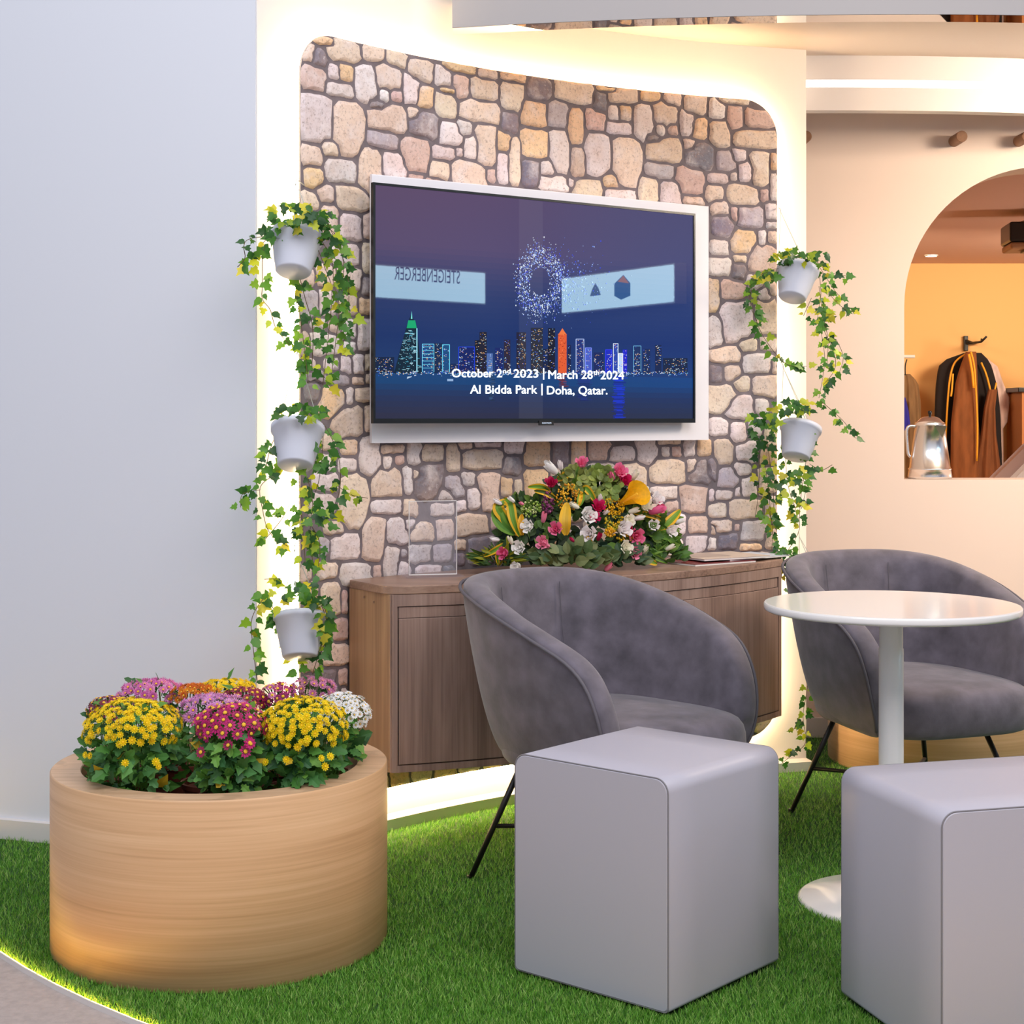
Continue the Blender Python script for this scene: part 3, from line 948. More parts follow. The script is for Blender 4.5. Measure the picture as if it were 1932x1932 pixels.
for _ in range(520):
    x, y = lr.uniform(68, 1752), 1092 + lr.gauss(0, 6)
    w = lr.uniform(1.2, 3.6)
    quad(sky, [(x - w, y + 1.5), (x + w, y + 1.5), (x + w, y - 1.5), (x - w, y - 1.5)], lin(*lr.choice([(230, 240, 255), (120, 190, 240), (250, 200, 150), (60, 110, 240), (160, 200, 230)])), -0.0020)
ob('skyline', sky, M['screen'], tv, kind='stuff')
wat = MB()
for k in range(60):                                                   # glints on the water
    y = 1105 + k * 3.9
    for x0, x1, c in ((1352, 1420, (26, 60, 240)), (1062, 1104, (150, 60, 40)), (1160, 1235, (40, 60, 150)), (690, 715, (60, 90, 130))):
        if c[0] > 100 and y > 1165 or c[0] in (40, 60) and y > 1240:
            continue
        cx_ = (x0 + x1) / 2 + lr.gauss(0, 6)
        w = (x1 - x0) / 2 * lr.uniform(0.4, 1.0)
        f = lr.uniform(0.5, 1)
        quad(wat, [(cx_ - w, y + 1.6), (cx_ + w, y + 1.6), (cx_ + w, y - 1.4), (cx_ - w, y - 1.4)], lin(c[0] * f, c[1] * f, c[2] * f), -0.0014)
quad(wat, [(248, 1122), (272, 1112), (274, 1108), (250, 1110)], lin(190, 210, 230))
quad(wat, [(464, 1134), (496, 1134), (496, 1122), (464, 1122)], lin(150, 180, 220))
ob('water_glints', wat, M['screen'], tv, kind='stuff')
fw = MB()
for _ in range(1900):
    if lr.random() < 0.82:
        a = lr.uniform(0, 2 * math.pi)
        rr = max(0.42, lr.gauss(0.80, 0.20))
        x, y = 962 + rr * 125 * math.cos(a), 600 + rr * 185 * math.sin(a)
        col = lr.choice([(240, 246, 255), (170, 200, 255), (110, 150, 255), (210, 230, 255), (80, 90, 230)])
    else:
        x, y = 1060 + abs(lr.gauss(0, 110)), 610 + lr.gauss(0, 80)
        col = lr.choice([(60, 80, 230), (120, 150, 250), (170, 200, 255)])
    w = lr.choice([0.9, 1.1, 1.4, 2.3])
    h_ = w * lr.uniform(1.0, 1.8)
    quad(fw, [(x - w, y + h_), (x + w, y + h_), (x + w, y - h_), (x - w, y - h_)], lin(*col), -0.0018)
ob('firework', fw, M['screen'], tv, kind='stuff')


def text_mesh(body, mats, bold=0.0):
    cu = bpy.data.curves.new('lettering', 'FONT')
    cu.body = body
    cu.resolution_u = 3
    o = bpy.data.objects.new('lettering', cu)
    C.objects.link(o)
    dg = bpy.context.evaluated_depsgraph_get()
    m0 = bpy.data.meshes.new_from_object(o.evaluated_get(dg))
    bpy.data.objects.remove(o)
    bpy.data.curves.remove(cu)
    vs = [tuple(v.co) for v in m0.vertices]
    fs = [tuple(p.vertices) for p in m0.polygons]
    bpy.data.meshes.remove(m0)
    mb = MB()
    for i, (dx, dy) in enumerate(((0, 0), (bold, 0), (bold / 2, bold * .6), (bold / 2, -bold * .3)) if bold else ((0, 0),)):
        mb.add([(x + dx, y + dy, 0.0) for x, y, z in vs], fs)
    me = mb.mesh('lettering', mats)
    vs = np.array(mb.v)
    return me, vs.min(0), vs.max(0)


M['letter'] = mat('lit_lettering', rough=0.2, emit=(lin(226, 244, 255), 1.0))


def screen_text(body, cx0, cx1, ybase, cap, bold=0.034):
    me, lo, hi = text_mesh(body, M['letter'], bold=bold)
    a, b = tvc(cx0, ybase), tvc(cx1, ybase)
    kx = (b[0] - a[0]) / (hi[0] - lo[0])
    t = tvc((cx0 + cx1) / 2, ybase - cap)
    kz = (t[1] - tvc((cx0 + cx1) / 2, ybase)[1]) / 0.72
    for v in me.vertices:
        f = (v.co.x - lo[0]) / (hi[0] - lo[0])
        v.co = (a[0] + (v.co.x - lo[0]) * kx, -0.0026, a[1] + (b[1] - a[1]) * f + v.co.y * kz)
    link('lettering', me, tv)


for args in (('October 2', 487, 757, 1113, 46), ('nd', 761, 803, 1092, 25, 0.03), ('2023', 818, 951, 1115, 46), ('March 28', 1004, 1243, 1121, 46), ('th', 1245, 1277, 1099, 25, 0.03), ('2024', 1284, 1411, 1124, 46),
             ('Al Bidda Park', 585, 945, 1200, 46), ('Doha, Qatar.', 997, 1322, 1205, 46)):
    screen_text(*args)
mb = MB()
quad(mb, [(976, 1126), (983, 1126), (983, 1064), (976, 1064)], None, -0.0026)
quad(mb, [(967, 1210), (974, 1210), (974, 1148), (967, 1148)], None, -0.0026)
ob('divider_bar', mb, M['letter'], tv)

# ------------------------------------------------------------------ bow-fronted cabinet hung on the stones
F0, F1, F2 = (-0.339, 4.474), (0.306, 4.768), (0.893, 5.350)
FCX, FCY, FR = circle3(F0, F1, F2)
fa0, fa1, fa2 = [math.atan2(p[1] - FCY, p[0] - FCX) for p in (F0, F1, F2)]
fspan = (fa2 - fa0 + math.pi) % (2 * math.pi) - math.pi
fsg = 1.0


def fpt(t, d=0.0):
    """along the bowed front (0 left, 1 right), d towards the seats"""
    a = fa0 + fspan * t
    return Vector((FCX + (FR + d) * math.cos(a), FCY + (FR + d) * math.sin(a), 0))


cbl, cbr = pan((PL - ang_px(652)) * AR, 0, 0.016), pan(PW - 0.02, 0, 0.016)


def cab_outline(g, fillet=True):
    ta = 0.03 if fillet else 0.004
    fr_ = [fpt(ta + (0.995 - ta) * i / 28, g) for i in range(29)]
    c0 = fpt(0, g) + (fpt(0, g) - fpt(0.1, g)).normalized() * g
    side = (Vector((cbl.x, cbl.y, 0)) - c0)
    st = c0 + side.normalized() * (0.045 if fillet else 0.006)
    fil = [st * (1 - t) ** 2 + c0 * 2 * t * (1 - t) + fr_[0] * t * t for t in (0, .2, .4, .6, .8)]
    s0_ = (PL - ang_px(652)) * AR
    back = [pan(PW - 0.02 + g - (PW - 0.02 + g - s0_) * i / 24, 0, 0.016) for i in range(25)]
    bl_ = back[-1] - (back[-2] - back[-1]).normalized() * -g
    back = [Vector((p.x, p.y, 0)) for p in back]
    return fil + fr_ + back


def prism(mb, out, z0, z1, mi=0):
    n = len(out)
    mb.add([(p.x, p.y, z0) for p in out] + [(p.x, p.y, z1) for p in out], [tuple(range(n - 1, -1, -1)), tuple(range(n, 2 * n))] + [(i, (i + 1) % n, n + (i + 1) % n, n + i) for i in range(n)], None, mi)


CZ0, CZ1 = 0.240, 0.757
cb = thing('wall_cabinet', 'bow-fronted walnut cabinet hung on the stone panel under the television', 'cabinet', (0.25, 4.98, CZ0))
out = cab_outline(0.0, False)
mb = MB()
prism(mb, out, CZ0, CZ1 - 0.024)
for i, f in enumerate(mb.f):
    if len(f) == 4:
        p = Vector(mb.v[f[0]])
        if (p - Vector((cbl.x, cbl.y, p.z))).length < 0.23 and i - 2 < 3 or i == len(mb.f) - 1:
            mb.m[i] = 1
ob('carcass', mb, [M['walnut'], M['walnut_side']], cb, world=True)
mb = MB()
prism(mb, cab_outline(0.008), CZ1 - 0.024, CZ1)
ob('worktop', mb, M['walnut_top'], cb, world=True, bevel=0.003, label='walnut top with a rounded left corner')


def front_strip(mb, t0, t1, z0, z1, d0, d1, n=18):
    ts_ = [t0 + (t1 - t0) * i / n for i in range(n + 1)]
    v = lambda t, d, z: (*fpt(t, d)[:2], z)
    mb.grid([[v(t, d0, z0) for t in ts_], [v(t, d1, z0) for t in ts_], [v(t, d1, z1) for t in ts_], [v(t, d0, z1) for t in ts_]])
    for t in (t0, t1):
        mb.add([v(t, d0, z0), v(t, d1, z0), v(t, d1, z1), v(t, d0, z1)], [(0, 1, 2, 3)])


for t0, t1 in ((0.0165, 0.497), (0.503, 0.974)):
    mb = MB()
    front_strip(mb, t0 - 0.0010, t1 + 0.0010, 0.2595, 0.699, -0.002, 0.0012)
    g_ = ob('door_gap_shade', mb, M['gap_shade'], cb, world=True)  # solid dark strip, paints the shade in the gap round the door
    mb = MB()
    front_strip(mb, t0, t1, 0.2615, 0.6655, 0.0, 0.006)
    ob('door', mb, M['walnut'], cb, world=True, bevel=0.0015)
    mb = MB()
    front_strip(mb, t0, t1, 0.6675, 0.6975, -0.002, 0.0022)
    ob('grip_rail', mb, M['walnut'], cb, world=True)
for z0, z1 in ((0.240, 0.2585), (0.700, 0.7325)):
    mb = MB()
    front_strip(mb, 0.004, 0.99, z0, z1, 0.0, 0.006)
    ob('rail', mb, M['walnut'], cb, world=True)
for t0, t1 in ((0.004, 0.0135), (0.977, 0.99)):
    mb = MB()
    front_strip(mb, t0, t1, 0.2585, 0.700, 0.0, 0.006, 3)
    ob('stile', mb, M['walnut'], cb, world=True)
mb = MB()
for q, z in ((0.10, 0.715), (0.16, 0.705)):
    p = Vector(cbl) * (1 - q * 4) + fpt(0) * (q * 4)
    mb.lathe([(0.0, 0.002), (0.004, 0.002), (0.004, 0.0)], 10, Matrix.Translation((p.x - .001, p.y - 0.001, z)) @ Matrix.Rotation(math.radians(-60), 4, 'Z') @ Matrix.Rotation(-math.pi / 2, 4, 'Y'))
ob('screw_cap', mb, M['walnut_top'], cb, world=True)

# clear acrylic stand (its printed code is left out)
st = thing('acrylic_stand', 'clear acrylic leaflet stand on the left end of the cabinet', 'display stand', (-0.232, 4.735, CZ1), math.radians(14))
mb = MB()
mb.box(-0.070, 0.070, -0.0035, 0.0035, 0.006, 0.222)
ob('holder', mb, M['acrylic'], st, bevel=0.001)
mb = MB()
mb.box(-0.084, 0.086, -0.035, 0.035, 0.0005, 0.0055)
ob('foot', mb, M['acrylic'], st, bevel=0.001)
mb = MB()
for x0, x1, z0, z1 in ((-0.0715, -0.070, 0.006, 0.222), (0.070, 0.0715, 0.006, 0.222), (-0.07, 0.07, 0.2215, 0.223), (-0.07, 0.07, 0.006, 0.0085)):
    mb.box(x0, x1, -0.004, 0.004, z0, z1)
ob('polished_edge', mb, M['white_gloss'], st)

# magazines on the right end
for nm, lab, cxm, cym, rz_, w_, d_, z_, th, c_, pic in (
    ('magazine', 'dark red magazine at the bottom of the small pile on the cabinet', 0.625, 5.215, 0.62, 0.26, 0.19, 0.0, 0.006, (120, 40, 44), (150, 60, 60)),
    ('magazine', 'blue and white magazine sticking out right from under the top one', 0.755, 5.335, 0.70, 0.29, 0.17, 0.0062, 0.005, (206, 214, 226), (90, 110, 150)),
    ('magazine', 'beige picture magazine lying on top of the small pile', 0.672, 5.275, 0.55, 0.27, 0.20, 0.0115, 0.006, (214, 196, 178), (186, 168, 154))):
    mz = thing(nm, lab, 'magazine', (cxm, cym, CZ1 + z_ + 0.0005), rz_, 'magazines on the cabinet')
    mb = MB()
    mb.box(-w_ / 2, w_ / 2, -d_ / 2, d_ / 2, 0, th * 0.85, lin(236, 234, 230))
    ob('pages', mb, M['paper'], mz)
    mb = MB()
    mb.box(-w_ / 2 - .001, w_ / 2 + .001, -d_ / 2 - .001, d_ / 2 + .001, th * 0.85, th, lin(*c_))
    mb.add([(-w_ * .42, -d_ * .2, th + .0004), (w_ * .1, -d_ * .2, th + .0004), (w_ * .1, d_ * .42, th + .0004), (-w_ * .42, d_ * .42, th + .0004)], [(0, 1, 2, 3)], lin(*pic))
    ob('cover', mb, M['paper'], mz)

# ------------------------------------------------------------------ tub chairs
RIM = [(0, .365, .802), (.10, .358, .801), (.20, .325, .797), (.285, .245, .784), (.338, .125, .757), (.358, .0, .720), (.358, -.11, .680), (.348, -.20, .640), (.336, -.252, .590), (.327, -.282, .525), (.315, -.294, .455), (.298, -.290, .390), (.280, -.272, .348)]
BOT = [(0, .215, 0.322), (.07, .212, 0.322), (.135, .19, 0.320), (.19, .14, 0.318), (.222, .07, 0.316), (.236, .0, 0.314), (.244, -.08, 0.313), (.250, -.15, 0.313), (.256, -.20, 0.314), (.258, -.225, .316), (.260, -.240, .318), (.262, -.252, .322), (.264, -.258, .328)]


def make_chair(label, loc, rz):
    ch = thing('tub_chair', label, 'armchair', loc, rz, 'grey velvet tub chairs')
    rim = smooth_path([(x * .97, y * .97, z * .98) for x, y, z in RIM], 3)
    bot = smooth_path([(x * .97, y * .97, z) for x, y, z in BOT], 3)
    rim = [Vector((-p.x, p.y, p.z)) for p in rim[:0:-1]] + rim
    bot = [Vector((-p.x, p.y, p.z)) for p in bot[:0:-1]] + bot
    rows_out, rows_in, edge = [], [], []
    T = [0, .06, .14, .26, .42, .6, .8, 1.0]
    n = len(rim)
    for i in range(n):
        r, b = rim[i], bot[i]
        cen = Vector((0, max(min(r.y, 0.0), -0.35), 0))
        inw = Vector((cen.x - r.x, cen.y - r.y, 0)).normalized()
        th = 0.082 if r.z > 0.6 else 0.082 - 0.022 * (0.6 - r.z) / 0.3
        col = []
        for t in T:
            f = t ** 0.52
            p = Vector((b.x + (r.x - b.x) * f, b.y + (r.y - b.y) * f, b.z + (r.z - b.z) * t ** 1.12))
            col.append(p)
        o_ = col
        up = Vector((0, 0, 1))
        k_ = min(1.0, max(0.0, (r.z - 0.33) / 0.25))
        fwd = Vector((0, -1, 0))
        lift = (up * k_ + fwd * (1 - k_)) if abs(r.x) > 0.3 and r.y < -0.15 else up
        crest = [r + inw * th * 0.12 + lift * 0.012, r + inw * th * 0.5 + lift * 0.019, r + inw * th * 0.88 + lift * 0.010]
        top_in = r + inw * th - up * min(0.02, max(0.0, (r.z - 0.36) * 0.3))
        inn = []
        for t in (0.0, 0.2, 0.45, 0.75, 1.0):
            zt = top_in.z + (0.40 - top_in.z) * t if top_in.z > 0.40 else top_in.z
            k = t ** 1.2
            q = Vector((top_in.x * (1 - 0.14 * k), top_in.y * (1 - 0.16 * k) if top_in.y > 0 else top_in.y, zt))
            inn.append(q)
        rows_out.append(o_ + crest + inn)
    mb = MB()
    mb.grid(rows_out)
    for e_, fl in ((rows_out[0], 0), (rows_out[-1], 1)):
        k = len(e_)
        cenp = sum(e_, Vector()) / k
        mb.add(e_ + [cenp], [((i, i + 1, k) if fl else (i + 1, i, k)) for i in range(k - 1)] + [((k - 1, 0, k) if fl else (0, k - 1, k))])
    mb.add([b for b in bot], [tuple(range(n))])
    ob('shell', mb, M['velvet'], ch, smooth=True, subsurf=1)
    mb = MB()
    pts = [Vector((r.x, r.y, r.z)) + (Vector((r.x, max(r.y, 0), 0)).normalized() * 0.003) for r in rim]
    mb.tube(pts, 0.0048, 6)
    ob('piping', mb, M['piping'], ch, smooth=True)
    mb = MB()
    rows_s = []
    for z, g in ((.316, .045), (.320, .015), (.348, .0), (.410, .0), (.436, .012), (.449, .045), (.456, .10), (.460, .2)):
        row = []
        for k in range(40):
            a = 2 * math.pi * k / 40
            ca_, sa = math.cos(a), math.sin(a)
            p = 4.6 if sa < 0 else 2.3
            rr = (abs(ca_) ** p + abs(sa) ** p) ** (-1 / p)
            x, y = ca_ * rr * max(0.272 - g, 0.02), sa * rr * (max(0.348 - g, 0.02) if sa < 0 else max(0.25 - g, 0.02))
            row.append(Vector((x, y - 0.01, z + 0.010 * math.cos(min(1, abs(x) / .3) * 1.5) * (z > .43))))
        rows_s.append(row)
    mb.grid(rows_s, close=True)
    mb.add(rows_s[-1], [tuple(range(40))])
    mb.add(rows_s[0], [tuple(range(39, -1, -1))])
    ob('seat', mb, M['velvet'], ch, smooth=True, subsurf=1)
    for xx in (-.115, .115):
        mb = MB()
        pts = []
        for t in (0.0, .2, .5, .8, 1.0):
            zz = .762 - t * .31
            yy = (.354 - .082) * (1 - .16 * t ** 1.2) - .018 * (xx / .115) ** 2 - 0.0005
            pts.append(Vector((xx * (1.0 - .1 * t), yy, zz)))
        mb.tube(pts, 0.0012, 4)
        ob('back_seam', mb, M['piping'], ch)
    for sx, sy in ((1, 1), (-1, 1), (1, -1), (-1, -1)):
        mb = MB()
        mb.tube([(sx * .150, sy * .150 - .02, .325), (sx * .252, sy * .252 - .02, 0.004)], [0.0085, 0.0072], 8)
        l = ob('leg', mb, M['steel_black'], ch, smooth=True)
        mb = MB()
        mb.lathe([(0, 0), (.009, 0), (.009, .012), (0, .012)], 8, Matrix.Translation((sx * .253, sy * .253 - .02, 0)))
        ob('foot_glide', mb, M['black_plastic'], l)
    for sx in (1, -1):
        mb = MB()
        mb.tube([(sx * .2045, .1845, .143), (0, -.02, .143), (-sx * .2045, -.2245, .143)], 0.0062, 6)
        ob('brace', mb, M['steel_black'], ch, smooth=True)
    return ch


make_chair('grey velvet tub chair between the walnut cabinet and the front grey cube stool', (0.232, 4.29, 0), math.radians(45))
make_chair('grey velvet tub chair behind the round white table', (1.184, 4.88, 0), math.radians(21))

# ------------------------------------------------------------------ round table
tb_ = thing('pedestal_table', 'round glossy white pedestal table in front of the rear tub chair', 'table', (0.957, 4.08, 0))
mb = MB()
mb.lathe([(0, .734), (.312, .734), (.317, .737), (.318, .741), (.318, .750), (.316, .753), (.312, .754), (0, .754)], 96)
ob('tabletop', mb, M['white_gloss'], tb_, bevel=0)
mb = MB()
mb.lathe([(.031, .02), (.031, .640), (.0295, .642), (.0295, .734)], 32)
ob('column', mb, M['white_metal'], tb_, smooth=True)
mb = MB()
mb.lathe([(.233, 0.0), (.233, .006), (.225, .011), (.12, .017), (.05, .024), (.033, .034), (.031, .04)], 64)
ob('base', mb, M['white_gloss'], tb_, smooth=True)
for o in tb_.children:
    if o.name.startswith('tabletop'):
        for p in o.data.polygons:
            p.use_smooth = abs(p.normal.z) < 0.3


# ------------------------------------------------------------------ cube stools
def ottoman(label, Fp, pv, dv, h):
    """panel face spanned from corner Fp along pv; the wrapped cover runs back along dv"""
    pv, dv = Vector((*pv, 0)), Vector((*dv, 0))
    w, d = pv.length, dv.length
    cen = Vector((*Fp, 0)) + pv / 2 + dv / 2
    rz = math.atan2(pv.y, pv.x)
    t = thing('cube_stool', label, 'stool', cen, rz, 'grey leather cube stools')
    sgn = 1 if (Matrix.Rotation(-rz, 3, 'Z') @ dv).y > 0 else -1
    r, rb, zb = 0.030, 0.010, 0.010
    prof = []
    for cx_, cz_, rr, a0_ in ((w / 2 - rb, zb + rb, rb, -90), (w / 2 - r, h - r, r, 0), (-w / 2 + r, h - r, r, 90), (-w / 2 + rb, zb + rb, rb, 180)):
        for k in range(9):
            a = math.radians(a0_ + 90 * k / 8)
            prof.append((cx_ + rr * math.cos(a), cz_ + rr * math.sin(a)))
    mb = MB()
    n = len(prof)
    ys = [-d / 2 * sgn, d / 2 * sgn]
    e = 0.004
    ins = lambda g: [(x * (1 - 2 * g / w), (z - h / 2) * (1 - 2 * g / h) + h / 2) for x, z in prof]
    rows = [[(x, ys[0], z) for x, z in ins(e)], [(x, ys[0] + sgn * e, z) for x, z in prof]]
    for q in (.25, .5, .75):
        rows.append([(x, ys[0] + (ys[1] - ys[0]) * q, z + (0.004 * math.sin(math.pi * q) * math.cos(math.pi * x / w) if z > h - 0.02 else 0)) for x, z in prof])
    rows += [[(x, ys[1] - sgn * e, z) for x, z in prof], [(x, ys[1], z) for x, z in ins(e)]]
    rows = [[Vector(p) for p in rw] for rw in rows]
    mb.grid(rows, close=True)
    mb.add(rows[0], [tuple(range(n))])
    mb.add(rows[-1], [tuple(range(n))])
    b_ = ob('body', mb, M['leather'], t)
    bm_ = b_.data
    nrm = [p for p in bm_.polygons]
    for p in nrm:
        p.use_smooth = len(p.vertices) == 4
    for yy in ys:
        mb = MB()
        lp = [Vector((x, yy + (0.002 if yy == ys[0] else -0.002) * sgn, z)) for x, z in ins(0.0012)]
        mb.tube(lp + [lp[0]], 0.0016, 6)
        ob('seam', mb, M['seam'], t, smooth=True)
    mb = MB()
    mb.box(-w / 2 + .02, w / 2 - .02, -d / 2 + .02, d / 2 - .02, 0.0, 0.013)
    ob('base', mb, M['black_plastic'], t)
    return t


ottoman('grey leather cube stool in front of the walnut cabinet chair', (0.317, 3.281), (-0.312, 0.269), (0.278, 0.323), 0.487)
ottoman('grey leather cube stool hiding part of the white table foot', (0.800, 3.010), (0.450, 0.125), (-0.108, 0.390), 0.487)


# ------------------------------------------------------------------ flowers and leaves: shared pieces
def leaf_mesh(name, pts, mats, fold=0.12, curl=0.15):
    """flat outline of the right half, mirrored; folded along the midrib and curled towards the tip"""
    right = pts
    mid = [(0.0, y) for y in (0.0, 0.35, 0.7)] + [(0.0, right[-1][1])]
    left = [(-x, y) for x, y in right[-2::-1]]
    mb = MB()
    f = lambda x, y: Vector((x, y, abs(x) * fold - curl * y * y))
    out = [f(*p) for p in right] + [f(*p) for p in left]
    c_ = f(0, 0.36)
    mb.add(out + [c_], [(i, (i + 1) % len(out), len(out)) for i in range(len(out))])
    return mb.mesh(name, mats, True)


IVY = [leaf_mesh('ivy_leaf', [(0.0, 0.0), (.16, -.08), (.46, .06), (.30, .34), (.40, .52), (.17, .62), (0.0, 1.0)], M['leaf']),
       leaf_mesh('ivy_leaf', [(0.0, 0.0), (.20, -.10), (.56, .12), (.26, .36), (.34, .60), (.13, .66), (0.0, .98)], M['leaf'], 0.2, 0.25),
       leaf_mesh('ivy_leaf', [(0.0, 0.0), (.14, -.02), (.34, .14), (.30, .30), (.32, .46), (.14, .66), (0.0, 1.0)], M['leaf'], -0.15, 0.1)]
GREENS = [(58, 112, 38), (44, 96, 34), (84, 138, 42), (70, 124, 46), (112, 158, 44), (40, 84, 40)]
BACKLIT_GREENS = [(186, 196, 40), (160, 186, 48), (206, 200, 60)]  # yellow-greens paint in strip light shining through the leaves


def place(name, me, parent, loc, tip, nrm, size, color):
    tip = tip.normalized()
    nrm = (nrm - tip * nrm.dot(tip))
    nrm = nrm.normalized() if nrm.length > 1e-4 else tip.orthogonal().normalized()
    xa = tip.cross(nrm)
    o = link(name, me, parent, color)
    m = Matrix((xa, tip, nrm)).transposed().to_4x4() @ Matrix.Scale(size, 4)
    m.translation = loc
    o.matrix_local = m
    return o


def ivy(label, Y, pot, hook, strands, clumps, seed, group, pw=0.068, lit=0.25, ls=1.0):
    r = random.Random(seed)
    px_, py_, tilt, roll = pot
    base = P(px_, py_, Y)
    t = thing('hanging_ivy', label, 'hanging plant', base, 0, group)
    Mp = Matrix.Rotation(roll, 4, 'Y') @ Matrix.Rotation(tilt, 4, 'X') @ Matrix.Translation((0, 0, -0.112))
    mb = MB()
    mb.lathe([(0, 0), (.043, 0), (.047, .004), (.051, .028), (.053, .030), (.066, .098), (.071, .100), (.072, .114), (.067, .115), (.064, .1), (.05, .08), (0, .08)], 40, Mp)
    ob('pot', mb, M['pot'], t, smooth=False, bevel=0)
    for p in t.children[0].data.polygons:
        p.use_smooth = True
    mb = MB()
    mb.lathe([(0, .081), (.06, .095), (0, .099)], 20, Mp)
    ob('soil', mb, M['soil'], t)
    mb = MB()
    hk = P(hook[0], hook[1], Y + 0.05) - base
    for k in range(3):
        a = math.radians(30 + 120 * k)
        q = Mp @ Vector((0.070 * math.cos(a), 0.070 * math.sin(a), 0.108))
        mb.tube([q, q * 0.2 + hk * 0.8 - Vector((0, 0, 0.0)), hk], 0.0011, 5)
    hw_ = hk + base
    aw = math.atan2(hw_.y - ACY, hw_.x - ACX)
    Rw = AR if PR < aw < PL else RW
    dw = ACY + math.sqrt(max(Rw ** 2 - (hw_.x - ACX) ** 2, 0)) - hw_.y
    mb.tube([hk, hk + Vector((0, 0.01, 0.012)), hk + Vector((0, dw * .6, 0.018)), hk + Vector((0, dw - .004, 0.02))], 0.0016, 5)
    ob('hanger', mb, M['wire'], t)
    cnt = 0
    for st_ in strands:
        yo = r.uniform(-0.05, 0.02)
        pts = [P(x, y, Y + yo + r.uniform(-.02, .02)) - base for x, y in st_]
        pts = smooth_path(pts, 5)
        mb = MB()
        mb.tube(pts, 0.0011, 4)
        ob('stem', mb, M['vine'], t)
        L_ = 0.0
        nxt = 0.012
        for a_, b_ in zip(pts[:-1], pts[1:]):
            L_ += (b_ - a_).length
            while L_ > nxt and cnt < 290:
                nxt += r.uniform(0.010, 0.021)
                d = (b_ - a_).normalized()
                side = Vector((r.choice((-1, 1)) * r.uniform(.35, 1.0), r.uniform(-.5, .2), r.uniform(-.8, .25)))
                tip = (d * 0.35 + side)
                nr = Vector((r.uniform(-.7, .7), -1, r.uniform(-.35, .8)))
                sz = r.uniform(.018, .037) * ls
                co = r.choice(BACKLIT_GREENS) if r.random() < lit else r.choice(GREENS)
                loc = b_ + side.normalized() * r.uniform(0.004, 0.014)
                place('leaf', r.choice(IVY), t, loc, tip, nr, sz, lin(*co))
                cnt += 1
    for x, y, rx, ry, n in clumps:
        for _ in range(n):
            a, q = r.uniform(0, 2 * math.pi), math.sqrt(r.random())
            loc = P(x + rx * q * math.cos(a), y + ry * q * math.sin(a), Y + r.uniform(-.115, .0)) - base
            tip = Vector((math.cos(a) * .8 + r.uniform(-.5, .5), r.uniform(-.7, .1), -.5 + r.uniform(-.5, .7)))
            nr = Vector((r.uniform(-.6, .6), -1, r.uniform(-.1, 1.1)))
            co = r.choice(BACKLIT_GREENS) if r.random() < lit * .7 else r.choice(GREENS[:4] + GREENS[5:])
            place('leaf', r.choice(IVY), t, loc, tip, nr, r.uniform(.02, .037) * ls, lin(*co))
    return t


YL, YRt = 4.30, 5.46
ivy('ivy in a pale hanging pot, topmost of the three left of the television', YL, (561, 444, -0.42, 0.05), (558, 345),
    [[(499, 446), (468, 452), (460, 465), (462, 487), (448, 504)], [(493, 475), (470, 498), (450, 512)], [(540, 430), (515, 440), (493, 462)],
     [(500, 460), (495, 490), (495, 537), (495, 564), (510, 585), (522, 622), (555, 659)],
     [(528, 440), (541, 475), (549, 527), (563, 578), (572, 640), (582, 723)], [(570, 440), (573, 480), (565, 515), (575, 560), (590, 620), (588, 700)],
     [(572, 427), (597, 465), (613, 506), (626, 547), (621, 620), (613, 692), (609, 727)], [(607, 454), (626, 491), (630, 537), (640, 578), (634, 640), (623, 723)],
     [(617, 419), (644, 479), (657, 527), (659, 589), (669, 605)], [(600, 420), (635, 445), (648, 500), (644, 560), (652, 620), (642, 670)]],
    [(565, 408, 56, 24, 62), (622, 440, 20, 24, 12), (520, 440, 25, 16, 12)], 1, 'ivy baskets hanging left of the stone panel')
ivy('ivy in a pale hanging pot, middle one of the three left of the television', YL, (562, 808, -0.48, 0.0), (561, 662),
    [[(532, 797), (512, 841), (503, 876), (499, 897)], [(516, 897), (491, 919), (495, 959), (508, 1004), (543, 1031)], [(491, 924), (458, 932), (454, 957)],
     [(566, 803), (568, 845), (563, 882), (566, 928), (572, 1010), (576, 1062)], [(611, 799), (607, 866), (599, 917), (580, 959)],
     [(613, 803), (634, 845), (642, 886), (640, 928), (624, 969)], [(626, 907), (659, 932), (694, 940)], [(586, 990), (603, 1023), (601, 1068)],
     [(549, 946), (532, 979), (499, 1019)], [(553, 800), (540, 850), (530, 890)], [(580, 900), (590, 950), (585, 1000), (590, 1060)]],
    [(567, 776, 44, 16, 34), (592, 985, 36, 28, 24), (615, 860, 20, 30, 10), (512, 870, 18, 30, 8)], 2, 'ivy baskets hanging left of the stone panel')
ivy('ivy in a pale hanging pot, lowest of the three left of the cabinet', YL, (566, 1163, -0.40, -0.06), (556, 1035),
    [[(503, 1122), (483, 1149), (474, 1176), (477, 1217), (482, 1259), (485, 1284)], [(508, 1134), (524, 1166), (534, 1203), (547, 1223), (553, 1244), (566, 1269)],
     [(586, 1110), (599, 1128), (611, 1153), (617, 1182), (611, 1217), (597, 1248), (590, 1272)], [(499, 1093), (532, 1091)], [(604, 1130), (616, 1160), (612, 1200), (600, 1235)]],
    [(525, 1122, 44, 24, 20), (600, 1118, 22, 30, 14), (612, 1170, 10, 40, 12)], 3, 'ivy baskets hanging left of the stone panel', lit=0.3, ls=1.1)
